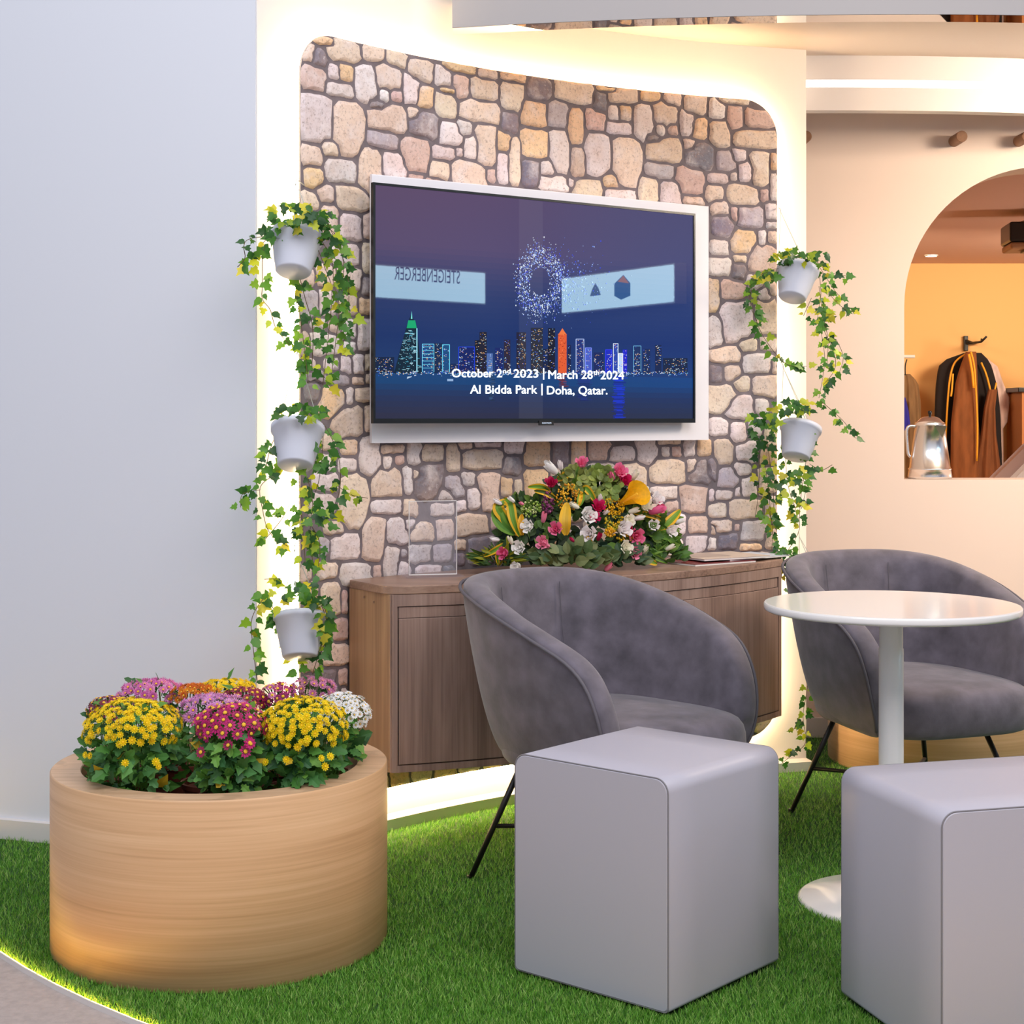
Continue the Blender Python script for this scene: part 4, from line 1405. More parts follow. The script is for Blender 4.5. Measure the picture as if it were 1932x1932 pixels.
ivy('ivy in a tilted pale pot, upper one hanging right of the television', YRt, (1506, 508, -0.38, 0.27), (1473, 400),
    [[(1467, 509), (1431, 521), (1413, 546), (1419, 579), (1436, 627), (1464, 668), (1489, 689), (1522, 691)], [(1539, 492), (1564, 513), (1599, 521)], [(1545, 502), (1572, 544), (1589, 565)],
     [(1562, 552), (1591, 581), (1620, 589)], [(1543, 498), (1549, 554), (1543, 596), (1551, 637), (1556, 678), (1551, 720), (1545, 751)], [(1551, 616), (1574, 668), (1574, 699), (1553, 726)],
     [(1578, 641), (1591, 674), (1582, 707)], [(1531, 562), (1516, 596)], [(1549, 757), (1576, 780), (1595, 799), (1614, 827)], [(1545, 540), (1552, 590), (1562, 640), (1560, 690)],
     [(1475, 505), (1440, 515), (1420, 540), (1416, 575), (1428, 605)]],
    [(1500, 486, 44, 13, 40), (1547, 488, 18, 20, 14), (1445, 520, 24, 14, 14), (1555, 600, 16, 40, 14)], 4, 'ivy baskets hanging right of the stone panel', ls=0.95)
ivy('ivy in a pale pot, hanging right of the stone panel below the upper one', YRt, (1511, 806, -0.38, 0.24), (1478, 694),
    [[(1431, 829), (1433, 875), (1431, 927), (1425, 976)], [(1446, 823), (1454, 885), (1460, 947), (1456, 1009)], [(1481, 823), (1485, 906), (1500, 958), (1508, 999), (1485, 1041)],
     [(1518, 802), (1527, 833), (1518, 885), (1510, 947), (1508, 989)], [(1527, 875), (1549, 887), (1570, 877)], [(1442, 865), (1450, 927), (1456, 989)],
     [(1508, 890), (1520, 920), (1512, 960)], [(1450, 960), (1458, 1000), (1455, 1045)]],
    [(1440, 800, 26, 34, 36), (1500, 768, 38, 15, 26), (1468, 900, 16, 40, 14), (1512, 900, 16, 26, 12)], 5, 'ivy baskets hanging right of the stone panel', ls=1.0)
ivy('ivy trailing down behind the rear tub chair, lowest on the right', YRt, (1545, 1122, -0.2, 0.1), (1508, 1012),
    [[(1522, 1150), (1523, 1255), (1523, 1300), (1515, 1350), (1520, 1400), (1500, 1420), (1475, 1440)], [(1480, 1060), (1474, 1090), (1474, 1110)], [(1515, 1360), (1502, 1372), (1490, 1380)]],
    [(1495, 1050, 22, 16, 26), (1470, 1075, 6, 16, 6)], 6, 'ivy baskets hanging right of the stone panel', lit=0.35, ls=0.9)


def bloom_mesh(name, n, r_in, r_out, cup, heart, mats, rings=1):
    mb = MB()
    for q in range(rings):
        sc = 1 - 0.34 * q
        for k in range(n):
            a = 2 * math.pi * (k + 0.5 * q) / n
            da = math.pi / n * 0.92
            z0 = 0.06 * q
            z1 = z0 + cup * (1 + q)
            v = lambda ang, r, z: (r * math.cos(ang), r * math.sin(ang), z)
            mb.add([v(a, r_in, z0), v(a - da, r_out * .72 * sc, z0 + cup * .6), v(a, r_out * sc, z1), v(a + da, r_out * .72 * sc, z0 + cup * .6)], [(0, 1, 2, 3)], None, 0)
    hz = 0.06 * rings
    mb.lathe([(heart, hz), (heart * .75, hz + heart * .4), (0, hz + heart * .55)], 7, None, None, 1)
    mb.lathe([(0.05, -.9), (0.07, -0.2), (heart * .9, 0.0)], 4, None, None, 2)
    return mb.mesh(name, mats)


M['stalk'] = mat('green_stalk', lin(70, 110, 44), 0.6)
pm = [M['petal'], M['heart'], M['stalk']]
BLOOM = {'white': bloom_mesh('white_bloom', 12, .08, .5, .08, .09, pm, 1), 'button': bloom_mesh('button_bloom', 10, .10, .52, .10, .15, [M['petal'], M['heart_gold'], M['stalk']], 2), 'daisy': bloom_mesh('daisy_bloom', 11, .1, .5, .05, .16, pm, 1), 'star': bloom_mesh('star_bloom', 12, .08, .5, .14, .12, pm, 2)}
MUMLEAF = [((0.0, 0.0), (.10, .02), (.12, .2), (.30, .26), (.22, .40), (.36, .56), (.20, .66), (.18, .86), (0.0, 1.0)), ((0.0, 0.0), (.08, .1), (.22, .18), (.20, .36), (.32, .48), (.20, .66), (0.0, 1.0))]


def add_leaf(mb, shape, loc, tip, nrm, size, col, fold=.15, curl=.2):
    tip = tip.normalized()
    nrm = nrm - tip * nrm.dot(tip)
    nrm = nrm.normalized() if nrm.length > 1e-4 else tip.orthogonal().normalized()
    xa = tip.cross(nrm)
    f = lambda x, y: loc + (xa * x + tip * y + nrm * (abs(x) * fold - curl * y * y)) * size
    out = [f(x, y) for x, y in shape] + [f(-x, y) for x, y in shape[-2:0:-1]]
    mb.add(out + [f(0, .42)], [(i, (i + 1) % len(out), len(out)) for i in range(len(out))], col)


# ------------------------------------------------------------------ wooden drum planter with chrysanthemums
PCX, PCY, PRr, PIR, PH = -0.685, 3.813, 0.390, 0.320, 0.410


def drum(label, x, y, h):
    t = thing('drum_planter', label, 'planter', (x, y, 0), 0)
    mb = MB()
    mb.lathe([(PRr - .004, 0.0), (PRr, 0.004), (PRr, h - .003), (PRr - .003, h)], 128)
    o = ob('drum', mb, M['oak'], t, smooth=True)
    mb = MB()
    mb.lathe([(PRr - .003, h), (PIR + .002, h), (PIR, h - .003), (PIR, h - .14)], 128)
    o = ob('rim', mb, M['oak_top'], t, label='flat veneered rim with water stains')
    mb = MB()
    mb.lathe([(PIR, h - .11), (0, h - .11)], 64)
    ob('liner', mb, M['soil'], t)
    return t


drum('low round light-oak planter full of chrysanthemums', PCX, PCY, PH)
drum('round oak planter half hidden behind the rear tub chair and white table', 1.53, 5.80, PH)

PLANTS = [
    ('yellow chrysanthemum with small button flowers at the front left of the planter', 252, 1372, 3.63, 90, 52, 'button', [(252, 226, 10), (250, 218, 6)], 175, .0185, 280),
    ('yellow chrysanthemum with small button flowers at the front right of the planter', 572, 1372, 3.64, 82, 54, 'button', [(252, 226, 10), (250, 220, 6)], 185, .0185, 280),
    ('magenta chrysanthemum in the front middle between the two yellow ones', 436, 1366, 3.59, 66, 36, 'daisy', [(196, 18, 112), (176, 10, 96), (208, 40, 130)], 58, .029, 280),
    ('lilac pink chrysanthemum behind the magenta one in the planter', 404, 1338, 3.73, 64, 22, 'star', [(228, 160, 220), (234, 176, 224)], 48, .027, 70),
    ('dark maroon chrysanthemum at the far left edge of the planter', 205, 1338, 3.81, 42, 22, 'daisy', [(136, 14, 62), (156, 22, 80)], 40, .022, 90),
    ('pink chrysanthemum at the back left of the planter', 285, 1306, 3.97, 56, 20, 'star', [(232, 146, 204), (222, 126, 196)], 48, .026, 80),
    ('orange chrysanthemum at the back of the planter', 365, 1310, 3.95, 44, 16, 'star', [(224, 126, 24), (214, 110, 30), (230, 150, 30)], 40, .021, 70),
    ('yellow chrysanthemum at the back of the planter, half hidden', 428, 1298, 4.04, 50, 13, 'button', [(252, 222, 8)], 60, .020, 60),
    ('crimson chrysanthemum behind the lilac one in the middle of the planter', 460, 1320, 3.87, 42, 22, 'daisy', [(170, 14, 84), (150, 10, 74)], 40, .025, 70),
    ('mauve chrysanthemum behind the front right yellow one', 525, 1316, 3.89, 34, 26, 'daisy', [(176, 40, 116), (196, 100, 166)], 34, .026, 70),
    ('dusty pink chrysanthemum at the back right of the planter', 588, 1300, 3.99, 42, 18, 'star', [(226, 150, 196), (212, 144, 170)], 30, .025, 90),
    ('white daisy-like chrysanthemum at the right edge of the planter', 644, 1346, 3.81, 54, 38, 'white', [(255, 254, 254), (250, 248, 248)], 96, .0200, 120),
]
for pi, (lab, px_, py_, Y, rx, ry, kd, cols_, nb, bs, nl_) in enumerate(PLANTS):
    r = random.Random(100 + pi)
    c = P(px_, py_, Y)
    RX, RZ_ = rx * Y / F, ry * Y / F
    RY = min(RX, 0.12)
    d_ = Vector((c.x - PCX, c.y - PCY, 0))
    lim = PIR - 0.08
    bc = Vector((PCX, PCY, 0)) + (d_ if d_.length < lim else d_.normalized() * lim)
    t = thing('potted_chrysanthemum', lab, 'flowering plant', (bc.x, bc.y, PH - .109), 0, 'chrysanthemums in the round planter')
    mb = MB()
    mb.lathe([(0, 0), (.055, 0), (.072, .072), (.076, .073), (.077, .084), (.070, .084), (.066, .07), (0, .07)], 24)
    ob('pot', mb, M['clay'], t, smooth=False)
    zb = PH - 0.05
    mb = MB()
    fc = Vector(((c.x + bc.x) / 2, (c.y + bc.y) / 2, (c.z + RZ_ * .62 + zb) / 2))
    fz = (c.z + RZ_ * .75 - zb) / 2 + 0.012
    for _ in range(nl_):
        u = Vector((r.gauss(0, 1), r.gauss(0, 1) - .35, r.gauss(0, .8))).normalized()
        q = r.uniform(.45, 1.0)
        loc = fc + Vector((u.x * RX * .95 * q, u.y * RY * .95 * q, u.z * fz * q))
        g = r.choice([(70, 126, 50), (56, 108, 46), (86, 144, 56), (48, 98, 52), (108, 160, 62), (76, 134, 68)])
        if r.random() < .02:
            g = (214, 176, 40)
        add_leaf(mb, r.choice(MUMLEAF), loc, Vector((u.x + r.uniform(-.6, .6), u.y * .6 - .2, r.uniform(-.7, .7))), u + Vector((0, -.5, .4 + r.uniform(-.4, .4))), r.uniform(.026, .046), lin(*g))
    for _ in range(14):
        a = r.uniform(0, 6.28)
        q = r.uniform(.2, .8)
        top = c + Vector((math.cos(a) * RX * q, math.sin(a) * RY * q, RZ_ * .3))
        mb.tube([bc + Vector((math.cos(a) * .03, math.sin(a) * .03, zb - .03)), top], 0.0016, 4, lin(86, 124, 50))
    ob('foliage', mb, M['foliage'], t, world=True, kind='stuff')
    pts, tries = [], 0
    while len(pts) < nb and tries < nb * 30:
        tries += 1
        u = Vector((r.gauss(0, 1), r.gauss(0, 1) - .3, r.gauss(0, 1) + .55)).normalized()
        if u.z < -.42 or (u.y > .6 and u.z < .3):
            continue
        p = c + Vector((u.x * RX, u.y * RY, u.z * RZ_)) * r.uniform(.93, 1.06)
        if any((p - q).length < bs * (0.62 if tries < nb * 15 else .5) for q, _ in pts):
            continue
        pts.append((p, u))
    if pi in (0, 1, 2):
        for _ in range(5):
            a = r.uniform(-1.2, 1.2)
            pts.append((c + Vector((math.sin(a) * RX * .8, -RY * 1.0, -RZ_ * r.uniform(.55, 1.1))), Vector((math.sin(a), -1, .2))))
    for p, u in pts:
        nr = (u + Vector((r.uniform(-.35, .35), r.uniform(-.35, .2), r.uniform(0, .5)))).normalized()
        place('bloom', BLOOM[kd], t, p - Vector(t.location), nr.orthogonal(), nr, bs * r.uniform(.85, 1.12), lin(*r.choice(cols_)))

# ------------------------------------------------------------------ flower arrangement on the cabinet
fa = thing('flower_arrangement', 'wide arrangement of pink and white flowers and leaves on the cabinet', 'flower arrangement', (0.215, 5.0, CZ1))
r = random.Random(55)


def fy(x, y, k=0.0):
    """depth of a flower in the mound: the low middle stands nearest"""
    q = ((x - 1097) / 200) ** 2
    return 5.03 + (x - 1097) * 0.0009 - 0.15 * max(0, 1 - q) * min(1, max(0.25, (y - 850) / 190)) - k


def rose_mesh(name, layers, mats, seed):
    q_ = random.Random(seed)
    mb = MB()
    for n, R_, hgt, flare, wk in layers:
        o0 = q_.uniform(0, 6.28)
        for k in range(n):
            a = o0 + 2 * math.pi * k / n + q_.uniform(-.2, .2)
            w = math.pi / n * wk
            hh_ = hgt * q_.uniform(.85, 1.15)
            rows_ = []
            for q, (rr, z, ww) in enumerate(((.07, -.35, .5), (R_ * .8, -.12, .9), (R_, hh_ * .45, 1.0), (R_ * flare, hh_, .72))):
                rows_.append([Vector((rr * (1 + .10 * (s_ * s_ - .5) * (q == 3)) * math.cos(a + w * ww * s_), rr * math.sin(a + w * ww * s_), z - (.16 * s_ * s_ if q == 3 else 0) + (q == 3) * q_.uniform(-.04, .04))) for s_ in (-1, -.5, 0, .5, 1)])
            mb.grid(rows_)
    mb.lathe([(.03, -.9), (.05, -.42), (.14, -.36), (.13, -.15)], 6, None, None, 1)
    return mb.mesh(name, mats, True)


rm = [M['petal'], M['stalk']]
ROSES = [rose_mesh('open_flower', [(5, .36, .42, 1.45, .95), (4, .24, .50, 1.25, 1.0), (3, .12, .46, .9, 1.0)], rm, q) for q in (1, 2, 3)]
BUDS = [rose_mesh('bud_flower', [(4, .27, .80, .95, 1.05), (3, .16, .86, .8, 1.1)], rm, q) for q in (4, 5)]
FL = []
for txt, cols_ in (("1045 888 13,998 992 11,981 1032 11,965 1023 7,938 1018 7,976 1068 9,1088 956 8,968 945 6,943 949 7,1109 973 13,1113 1007 13,1194 902 9,1214 929 9,1238 943 11,1217 956 10,1131 944 7,1174 998 13,1184 981 10,1201 978 8,1233 991 9,1191 965 8,1264 1001 10,1179 1033 11,1214 1041 7,1141 969 5,1260 1035 7,1058 882 8,1278 985 7", [(255, 253, 250), (252, 246, 246), (252, 248, 230)]),
                   ("1098 875 10,986 951 5,1025 981 8,1049 999 11,1026 1024 11,952 1043 10,1168 890 12,1156 902 8,1231 965 11,1244 958 9,1199 1010 13,1196 1043 10,1145 1073 8,1033 1030 8", [(244, 126, 168), (238, 106, 156), (248, 150, 180)]),
                   ("1040 913 10,1178 908 11,1129 958 11,1121 978 9,1190 999 7,1081 1020 5,1129 1016 7", [(214, 30, 100), (194, 20, 84)])):
    for it in txt.split(','):
        x, y, q = [float(v) for v in it.split()]
        FL.append((x, y, q, r.choice(cols_)))
for x, y, q, col in FL:
    Y = fy(x, y, 0.06)
    p = P(x, y, Y)
    nr = Vector(((x - 1097) / 260 + r.uniform(-.4, .4), -1.0, (1010 - y) / 170 + r.uniform(-.15, .5)))
    big = q > 8.5 and r.random() < .75
    if not big:
        nr = Vector(((x - 1097) / 150 + r.uniform(-.9, .9), -.55, r.uniform(.2, 1.1)))
    place('blossom', r.choice(ROSES if big else BUDS), fa, p - Vector(fa.location), nr.orthogonal(), nr, q * Y / F * 2.45, lin(*col))


def strap(pts, w, c0, c1, name='strap_leaf'):
    """long variegated leaf: a folded ribbon through picture points"""
    ps = smooth_path([P(x, y, fy(x, y, d)) for x, y, d in pts], 5)
    mb = MB()
    n = len(ps)
    L_, Rr, Mm = [], [], []
    for i, p in enumerate(ps):
        t = (ps[min(i + 1, n - 1)] - ps[max(i - 1, 0)]).normalized()
        s_ = t.cross(Vector((0, -1, 0.3))).normalized()
        q = math.sin(math.pi * min(1, (i + 0.6) / n)) ** .7 * w * 5.0 / F * .5
        Mm.append(p + Vector((0, .006, 0)))
        L_.append(p + s_ * q)
        Rr.append(p - s_ * q)
    mid = lambda A, B, k: [a * (1 - k) + b * k for a, b in zip(A, B)]
    rows_ = [L_, mid(L_, Mm, .45), Mm, mid(Mm, Rr, .5), Rr]
    for a, b, c_ in zip(rows_[:-1], rows_[1:], (c0, c1, c1, c0)):
        mb.grid([a, b], lin(*c_))
    ob(name, mb, M['spray'], fa, smooth=True, world=True)


YG, GR, DG = (214, 164, 20), (96, 138, 34), (52, 84, 34)
strap([(979, 1011, .02), (950, 975, .05), (940, 955, .06), (958, 943, .03)], 22, YG, GR)
strap([(972, 1008, .03), (948, 990, .05), (938, 968, .05), (944, 945, .03)], 24, GR, (70, 120, 30))
strap([(980, 1012, .04), (968, 980, .06), (962, 950, .05), (950, 940, .03)], 18, YG, GR)
strap([(986, 1010, .04), (982, 990, .06), (985, 970, .05)], 12, YG, (190, 140, 30))
strap([(1068, 1010, .05), (1066, 980, .08), (1070, 948, .06)], 22, YG, (200, 160, 40))
strap([(1042, 936, .02), (1024, 920, .05), (996, 919, .05)], 14, YG, GR)
strap([(1056, 946, .02), (1030, 930, .06), (1008, 926, .05)], 12, YG, (60, 80, 30))
strap([(1098, 930, .02), (1104, 921, .06), (1114, 930, .06), (1125, 950, .05)], 14, YG, GR)
strap([(1098, 922, .02), (1096, 940, .06), (1092, 955, .05)], 14, GR, YG)
strap([(1243, 1000, .02), (1262, 985, .05), (1284, 962, .04)], 20, YG, GR)
strap([(1196, 968, .03), (1228, 972, .05), (1258, 984, .04)], 12, YG, (110, 110, 30))
strap([(1238, 1010, .02), (1266, 1012, .06), (1288, 1042, .05)], 22, GR, (74, 118, 34))
strap([(1240, 1004, .02), (1266, 1000, .04), (1284, 1018, .03)], 18, (120, 130, 40), DG)
strap([(960, 1022, .03), (938, 1036, .06), (912, 1050, .05)], 12, YG, GR)
strap([(958, 1030, .03), (940, 1045, .06), (940, 1066, .06)], 9, YG, GR)
strap([(1050, 905, .0), (1064, 898, .04), (1078, 890, .03)], 16, YG, GR)
strap([(1082, 925, .0), (1084, 900, .03), (1092, 880, .02)], 16, (150, 150, 50), GR)
strap([(1215, 1045, .03), (1235, 1050, .05), (1260, 1062, .05)], 12, GR, DG)
strap([(1205, 1050, .03), (1226, 1058, .06), (1240, 1064, .05)], 14, YG, GR)
# calla lily
mb = MB()
cpt = P(1185, 942, fy(1185, 940, .06))
ax = Vector((0.55, -0.25, 0.35)).normalized()
sd = ax.cross(Vector((0, -1, .2))).normalized()
up_ = sd.cross(ax)
rows_ = []
for t_ in np.linspace(0, 1, 9):
    R_ = 0.006 + 0.030 * t_ ** 1.3
    row = []
    for k in range(15):
        a = -math.pi * .92 + math.pi * 1.84 * k / 14
        flare = 1 + .35 * t_ ** 4 * (abs(a) / math.pi)
        ln = 0.085 * t_ + (0.018 * t_ ** 3 * math.cos(a))
        row.append(cpt + ax * (ln - .04) + (up_ * -math.cos(a) + sd * math.sin(a)) * R_ * flare)
    rows_.append(row)
mb.grid(rows_)
cl_ = ob('calla_lily', mb, M['petal'], fa, smooth=True, world=True, color=lin(246, 184, 4))
mb = MB()
mb.tube([cpt - ax * .03, cpt + ax * .035], 0.004, 6)
ob('spadix', mb, M['heart'], cl_, world=True)
# filler sprays, hydrangea, foliage
for nm, cx_, cy_, rx, ry, n, cols_, sz in (('yellow_spray', 1074, 938, 26, 26, 150, [(222, 160, 16), (200, 130, 14), (236, 186, 40)], .0042), ('yellow_spray', 1158, 955, 20, 18, 130, [(232, 178, 12), (214, 160, 10)], .0042), ('yellow_spray', 1160, 985, 20, 16, 110, [(220, 176, 20), (150, 150, 30)], .004),
                                           ('yellow_spray', 1151, 1004, 11, 9, 70, [(236, 176, 10), (214, 150, 10)], .0042), ('yellow_spray', 1180, 1016, 16, 10, 80, [(226, 170, 16), (120, 130, 30)], .004), ('purple_spray', 1034, 948, 12, 22, 110, [(112, 34, 84), (140, 60, 110), (80, 20, 60)], .0045),
                                           ('green_spray', 1002, 960, 20, 16, 110, [(150, 176, 70), (110, 150, 50), (200, 206, 140)], .0042), ('yellow_spray', 1110, 1018, 8, 8, 30, [(226, 170, 16)], .004)):
    mb = MB()
    for _ in range(n):
        a, q = r.uniform(0, 6.283), math.sqrt(r.random())
        x, y = cx_ + rx * q * math.cos(a), cy_ + ry * q * math.sin(a)
        p = P(x, y, fy(x, y, .03 + r.uniform(0, .03)))
        s_ = sz * r.uniform(.6, 1.2)
        mb.lathe([(0, -s_), (s_ * .8, -s_ * .1), (0, s_)], 4, Matrix.Translation(p), lin(*r.choice(cols_)))
    ob(nm, mb, M['spray'], fa, world=True, kind='stuff')
HYD = [((0.0, 0.0), (.30, .2), (.46, .55), (.30, .9), (0.0, 1.0))]
OVAL = [((0.0, 0.0), (.20, .15), (.34, .42), (.28, .72), (0.0, 1.0))]
FERN = [((0.0, 0.0), (.08, .2), (.10, .6), (0.0, 1.0))]


def mound(nm, cx_, cy_, rx, ry, n, shapes, cols_, s0_, s1_, dd, spread=.8):
    mb = MB()
    for _ in range(n):
        a, q = r.uniform(0, 6.283), math.sqrt(r.random())
        x, y = cx_ + rx * q * math.cos(a), cy_ + ry * q * math.sin(a)
        p = P(x, y, fy(x, y, dd + r.uniform(-.03, .03)))
        if p.z < CZ1 + 0.012:
            p.z = CZ1 + 0.012 + r.uniform(0, .02)
        tip = Vector((math.cos(a) + r.uniform(-spread, spread), r.uniform(-.8, .2), -math.sin(a) + r.uniform(-spread, spread)))
        if p.z < CZ1 + .06:
            tip.z = abs(tip.z) * .4 + .05
        add_leaf(mb, r.choice(shapes), p, tip, Vector((r.uniform(-.7, .7), -1, r.uniform(-.2, .9))), r.uniform(s0_, s1_), lin(*r.choice(cols_)), .2, .2)
    ob(nm, mb, M['foliage'], fa, world=True, kind='stuff')


mound('hydrangea', 1132, 914, 34, 26, 150, HYD, [(138, 156, 66), (158, 172, 84), (112, 136, 54), (124, 140, 76)], .018, .030, .03)
mound('hydrangea', 1086, 906, 16, 20, 50, HYD, [(130, 140, 66), (150, 160, 80), (112, 120, 60)], .018, .028, .02)
DK = [(50, 78, 40), (38, 62, 36), (70, 96, 46), (42, 70, 52)]
mound('dark_leaves', 1097, 1000, 150, 62, 420, OVAL, DK, .03, .055, -.04)
mound('dark_leaves', 1110, 930, 90, 30, 130, OVAL, DK, .026, .045, -.05)
mound('light_leaves', 1215, 1010, 60, 46, 150, FERN + OVAL, [(96, 136, 46), (120, 156, 60), (70, 108, 40)], .025, .045, .0)
mound('light_leaves', 1010, 975, 60, 40, 120, FERN + OVAL, [(84, 120, 44), (112, 142, 56), (56, 84, 40)], .025, .045, .0)
mound('variegated_leaves', 1080, 1052, 66, 18, 80, OVAL, [(86, 110, 62), (70, 96, 56), (128, 140, 90), (100, 112, 62)], .034, .052, .03)
mound('variegated_leaves', 1175, 1056, 36, 14, 44, OVAL, [(70, 100, 66), (58, 86, 58), (110, 128, 84)], .034, .05, .03)
mound('fern_leaves', 940, 1056, 40, 14, 120, FERN, [(40, 74, 30), (64, 96, 34), (150, 150, 30)], .03, .055, .02)
mound('fern_leaves', 1255, 1046, 36, 16, 70, FERN + OVAL, [(84, 128, 50), (64, 104, 44)], .026, .045, .02)

# ------------------------------------------------------------------ things on the back wall and in the room behind the arch
for x_, lab in ((1521, 'brown wooden wall peg half hidden by the edge of the curved wall'), (1815, 'brown wooden wall peg above the top left of the arch'), (1939, 'brown wooden wall peg at the far right above the arch')):
    p = P(x_, 0, YB - .11)
    t = thing('wall_peg', lab, 'wall peg', (p.x, YB, 2.284), 0, 'wooden pegs on the peach wall')
    mb = MB()
    mb.lathe([(.0215, 0.0), (.0215, .108), (.0200, .11), (0, .11)], 24, Matrix.Rotation(math.pi / 2, 4, 'X'))
    ob('dowel', mb, M['peg'], t)
    mb = MB()
    mb.lathe([(0.019, .1103), (0, .1105)], 24, Matrix.Rotation(math.pi / 2, 4, 'X'))
    ob('end_grain', mb, M['peg'], t)

RY_, RCZ = 10.8, 2.257
mb = MB()
mb.add([(0.9, RY_, -.02), (6, RY_, -.02), (6, RY_, 2.6), (0.9, RY_, 2.6)], [(0, 1, 2, 3)])
struct('wall_room', mb, M['room_wall'])
mb = MB()
mb.add([(0.9, YB + TB, -.02), (0.9, RY_, -.02), (0.9, RY_, 2.6), (0.9, YB + TB, 2.6)], [(0, 1, 2, 3)])
struct('wall_room_left', mb, M['room_wall'])
mb = MB()
mb.add([(6, YB + TB, -.02), (6, RY_, -.02), (6, RY_, 2.6), (6, YB + TB, 2.6)], [(3, 2, 1, 0)])
struct('wall_room_right', mb, M['room_wall'])
mb = MB()
mb.add([(0.9, YB + TB, RCZ), (6, YB + TB, RCZ), (6, RY_, RCZ), (0.9, RY_, RCZ)], [(3, 2, 1, 0)])
struct('ceiling_room', mb, M['room_ceil'])
p = P(1757, 482, 10.25)
t = thing('downlight', 'small round lit downlight in the brown ceiling behind the arch', 'ceiling light', (p.x, p.y, RCZ))
mb = MB()
mb.lathe([(.042, -.001), (.042, -.006), (.034, -.008)], 24)
ob('ring', mb, M['white_metal'], t)
mb = MB()
mb.lathe([(.034, -.007), (0, -.009)], 24)
ob('lens', mb, M['lamp'], t)

t = thing('projector', 'black and beige projector hung from the brown ceiling behind the arch', 'projector', (2.63, 8.1, 2.06), -0.12)
mb = MB()
mb.box(-.155, .20, -.13, .13, 0.035, 0.135)
ob('case', mb, M['black_plastic'], t, bevel=.012)
mb = MB()
mb.box(-.15, .195, -.125, .125, 0.0, 0.034)
ob('underside', mb, mat('beige_plastic', lin(168, 130, 96), .5), t, bevel=.012)
mb = MB()
mb.lathe([(.045, 0), (.045, .03), (.035, .035), (0, .028)], 24, Matrix.Translation((.11, -.13, .085)) @ Matrix.Rotation(math.pi / 2, 4, 'X'))
ob('lens', mb, M['chrome'], t)
mb = MB()
mb.tube([(.03, 0, .135), (.03, 0, RCZ - 2.06)], .018, 10)
mb.tube([(-.11, 0, .135), (.03, 0, .175)], .006, 6)
ob('mount', mb, M['white_metal'], t)
mb = MB()
mb.box(-.08, .19, -.12, .0, -.012, -.001)
ob('foot_plate', mb, M['black_plastic'], t)


def robe(name, label, Y, rows, col, folds, dep, seed, cat='robe', extra=()):
    rr = random.Random(seed)
    rows = sorted(rows)
    bz_ = P(rows[0][1], rows[-1][0], Y).z
    cx_ = P((rows[0][1] + rows[0][2]) / 2, rows[0][0], Y)
    t = thing(name, label, cat, (cx_.x, Y, bz_), 0)
    ph = [rr.uniform(0, 6.28) for _ in range(3)]
    n, grid_f, grid_b = 30, [], []
    ys = np.linspace(rows[0][0], rows[-1][0], 26)
    for yy in ys:
        xl = np.interp(yy, [q[0] for q in rows], [q[1] for q in rows])
        xr = np.interp(yy, [q[0] for q in rows], [q[2] for q in rows])
        kf = (yy - ys[0]) / (ys[-1] - ys[0])
        rf, rb = [], []
        for k in range(n + 1):
            u = k / n
            p = P(xl + (xr - xl) * u, yy, Y)
            b_ = math.sin(math.pi * u) ** .5
            f_ = math.sin(u * folds * 6.28 + ph[0] + kf * 1.2) * .5 + math.sin(u * folds * 11 + ph[1] - kf) * .3
            rf.append(Vector((p.x, Y - .02 - dep * b_ * (.6 + .4 * kf) - .028 * f_ * kf ** .5 * b_, p.z)))
            rb.append(Vector((p.x, Y + .012 * b_, p.z)))
        grid_f.append(rf)
        grid_b.append(rb)
    mb = MB()
    mb.grid([a + b[::-1] for a, b in zip(grid_f, grid_b)], close=True)
    ob('cloth', mb, M['cloth'], t, smooth=True, world=True, color=lin(*col))
    for nm, pts, rad, c_ in extra:
        mb = MB()
        mb.tube(smooth_path([P(x, y, Y - dep - .045) for x, y in pts], 4), rad, 6)
        ob(nm, mb, M['plain'], t, smooth=True, world=True, color=lin(*c_))
    return t


GO = (232, 164, 36)
robe('white_robe', 'white robe with one sleeve showing behind the hanging dark robes', 10.72, [(668, 1826, 1850), (692, 1830, 1881), (720, 1835, 1890), (752, 1840, 1904), (798, 1840, 1899), (800, 1840, 1891), (960, 1830, 1893)], (226, 200, 196), 2, .02, 1)
robe('black_robe', 'long black robe with gold trim hanging behind the brown robe', 10.62, [(666, 1818, 1850), (682, 1774, 1866), (700, 1769, 1872), (730, 1765, 1880), (780, 1763, 1886), (850, 1762, 1888), (960, 1764, 1891)], (26, 20, 22), 2, .04, 2,
     extra=[('gold_trim', [(1822, 668), (1803, 682), (1794, 705), (1789, 745), (1785, 810), (1783, 860)], .007, GO), ('gold_trim', [(1851, 684), (1860, 705), (1868, 735), (1873, 770), (1876, 800)], .007, GO), ('gold_trim', [(1880, 722), (1877, 735)], .006, GO)])
robe('brown_robe', 'brown robe with gold edging hung in front of the black robe', 10.50, [(664, 1822, 1840), (690, 1812, 1842), (720, 1803, 1843), (800, 1794, 1845), (905, 1793, 1850), (960, 1792, 1852)], (132, 78, 40), 1.3, .05, 3,
     extra=[('gold_trim', [(1832, 664), (1838, 690), (1841, 730), (1844, 800), (1843, 870)], .006, GO), ('gold_trim', [(1828, 668), (1834, 700), (1837, 732)], .008, GO), ('tassel', [(1798, 705), (1796, 735), (1794, 748)], .006, GO)])
robe('brown_robe', 'brown robe hem hanging open at the right of the black robe', 10.48, [(735, 1864, 1880), (770, 1856, 1876), (820, 1850, 1878), (880, 1840, 1886), (960, 1836, 1894)], (120, 70, 38), 2.2, .03, 4)
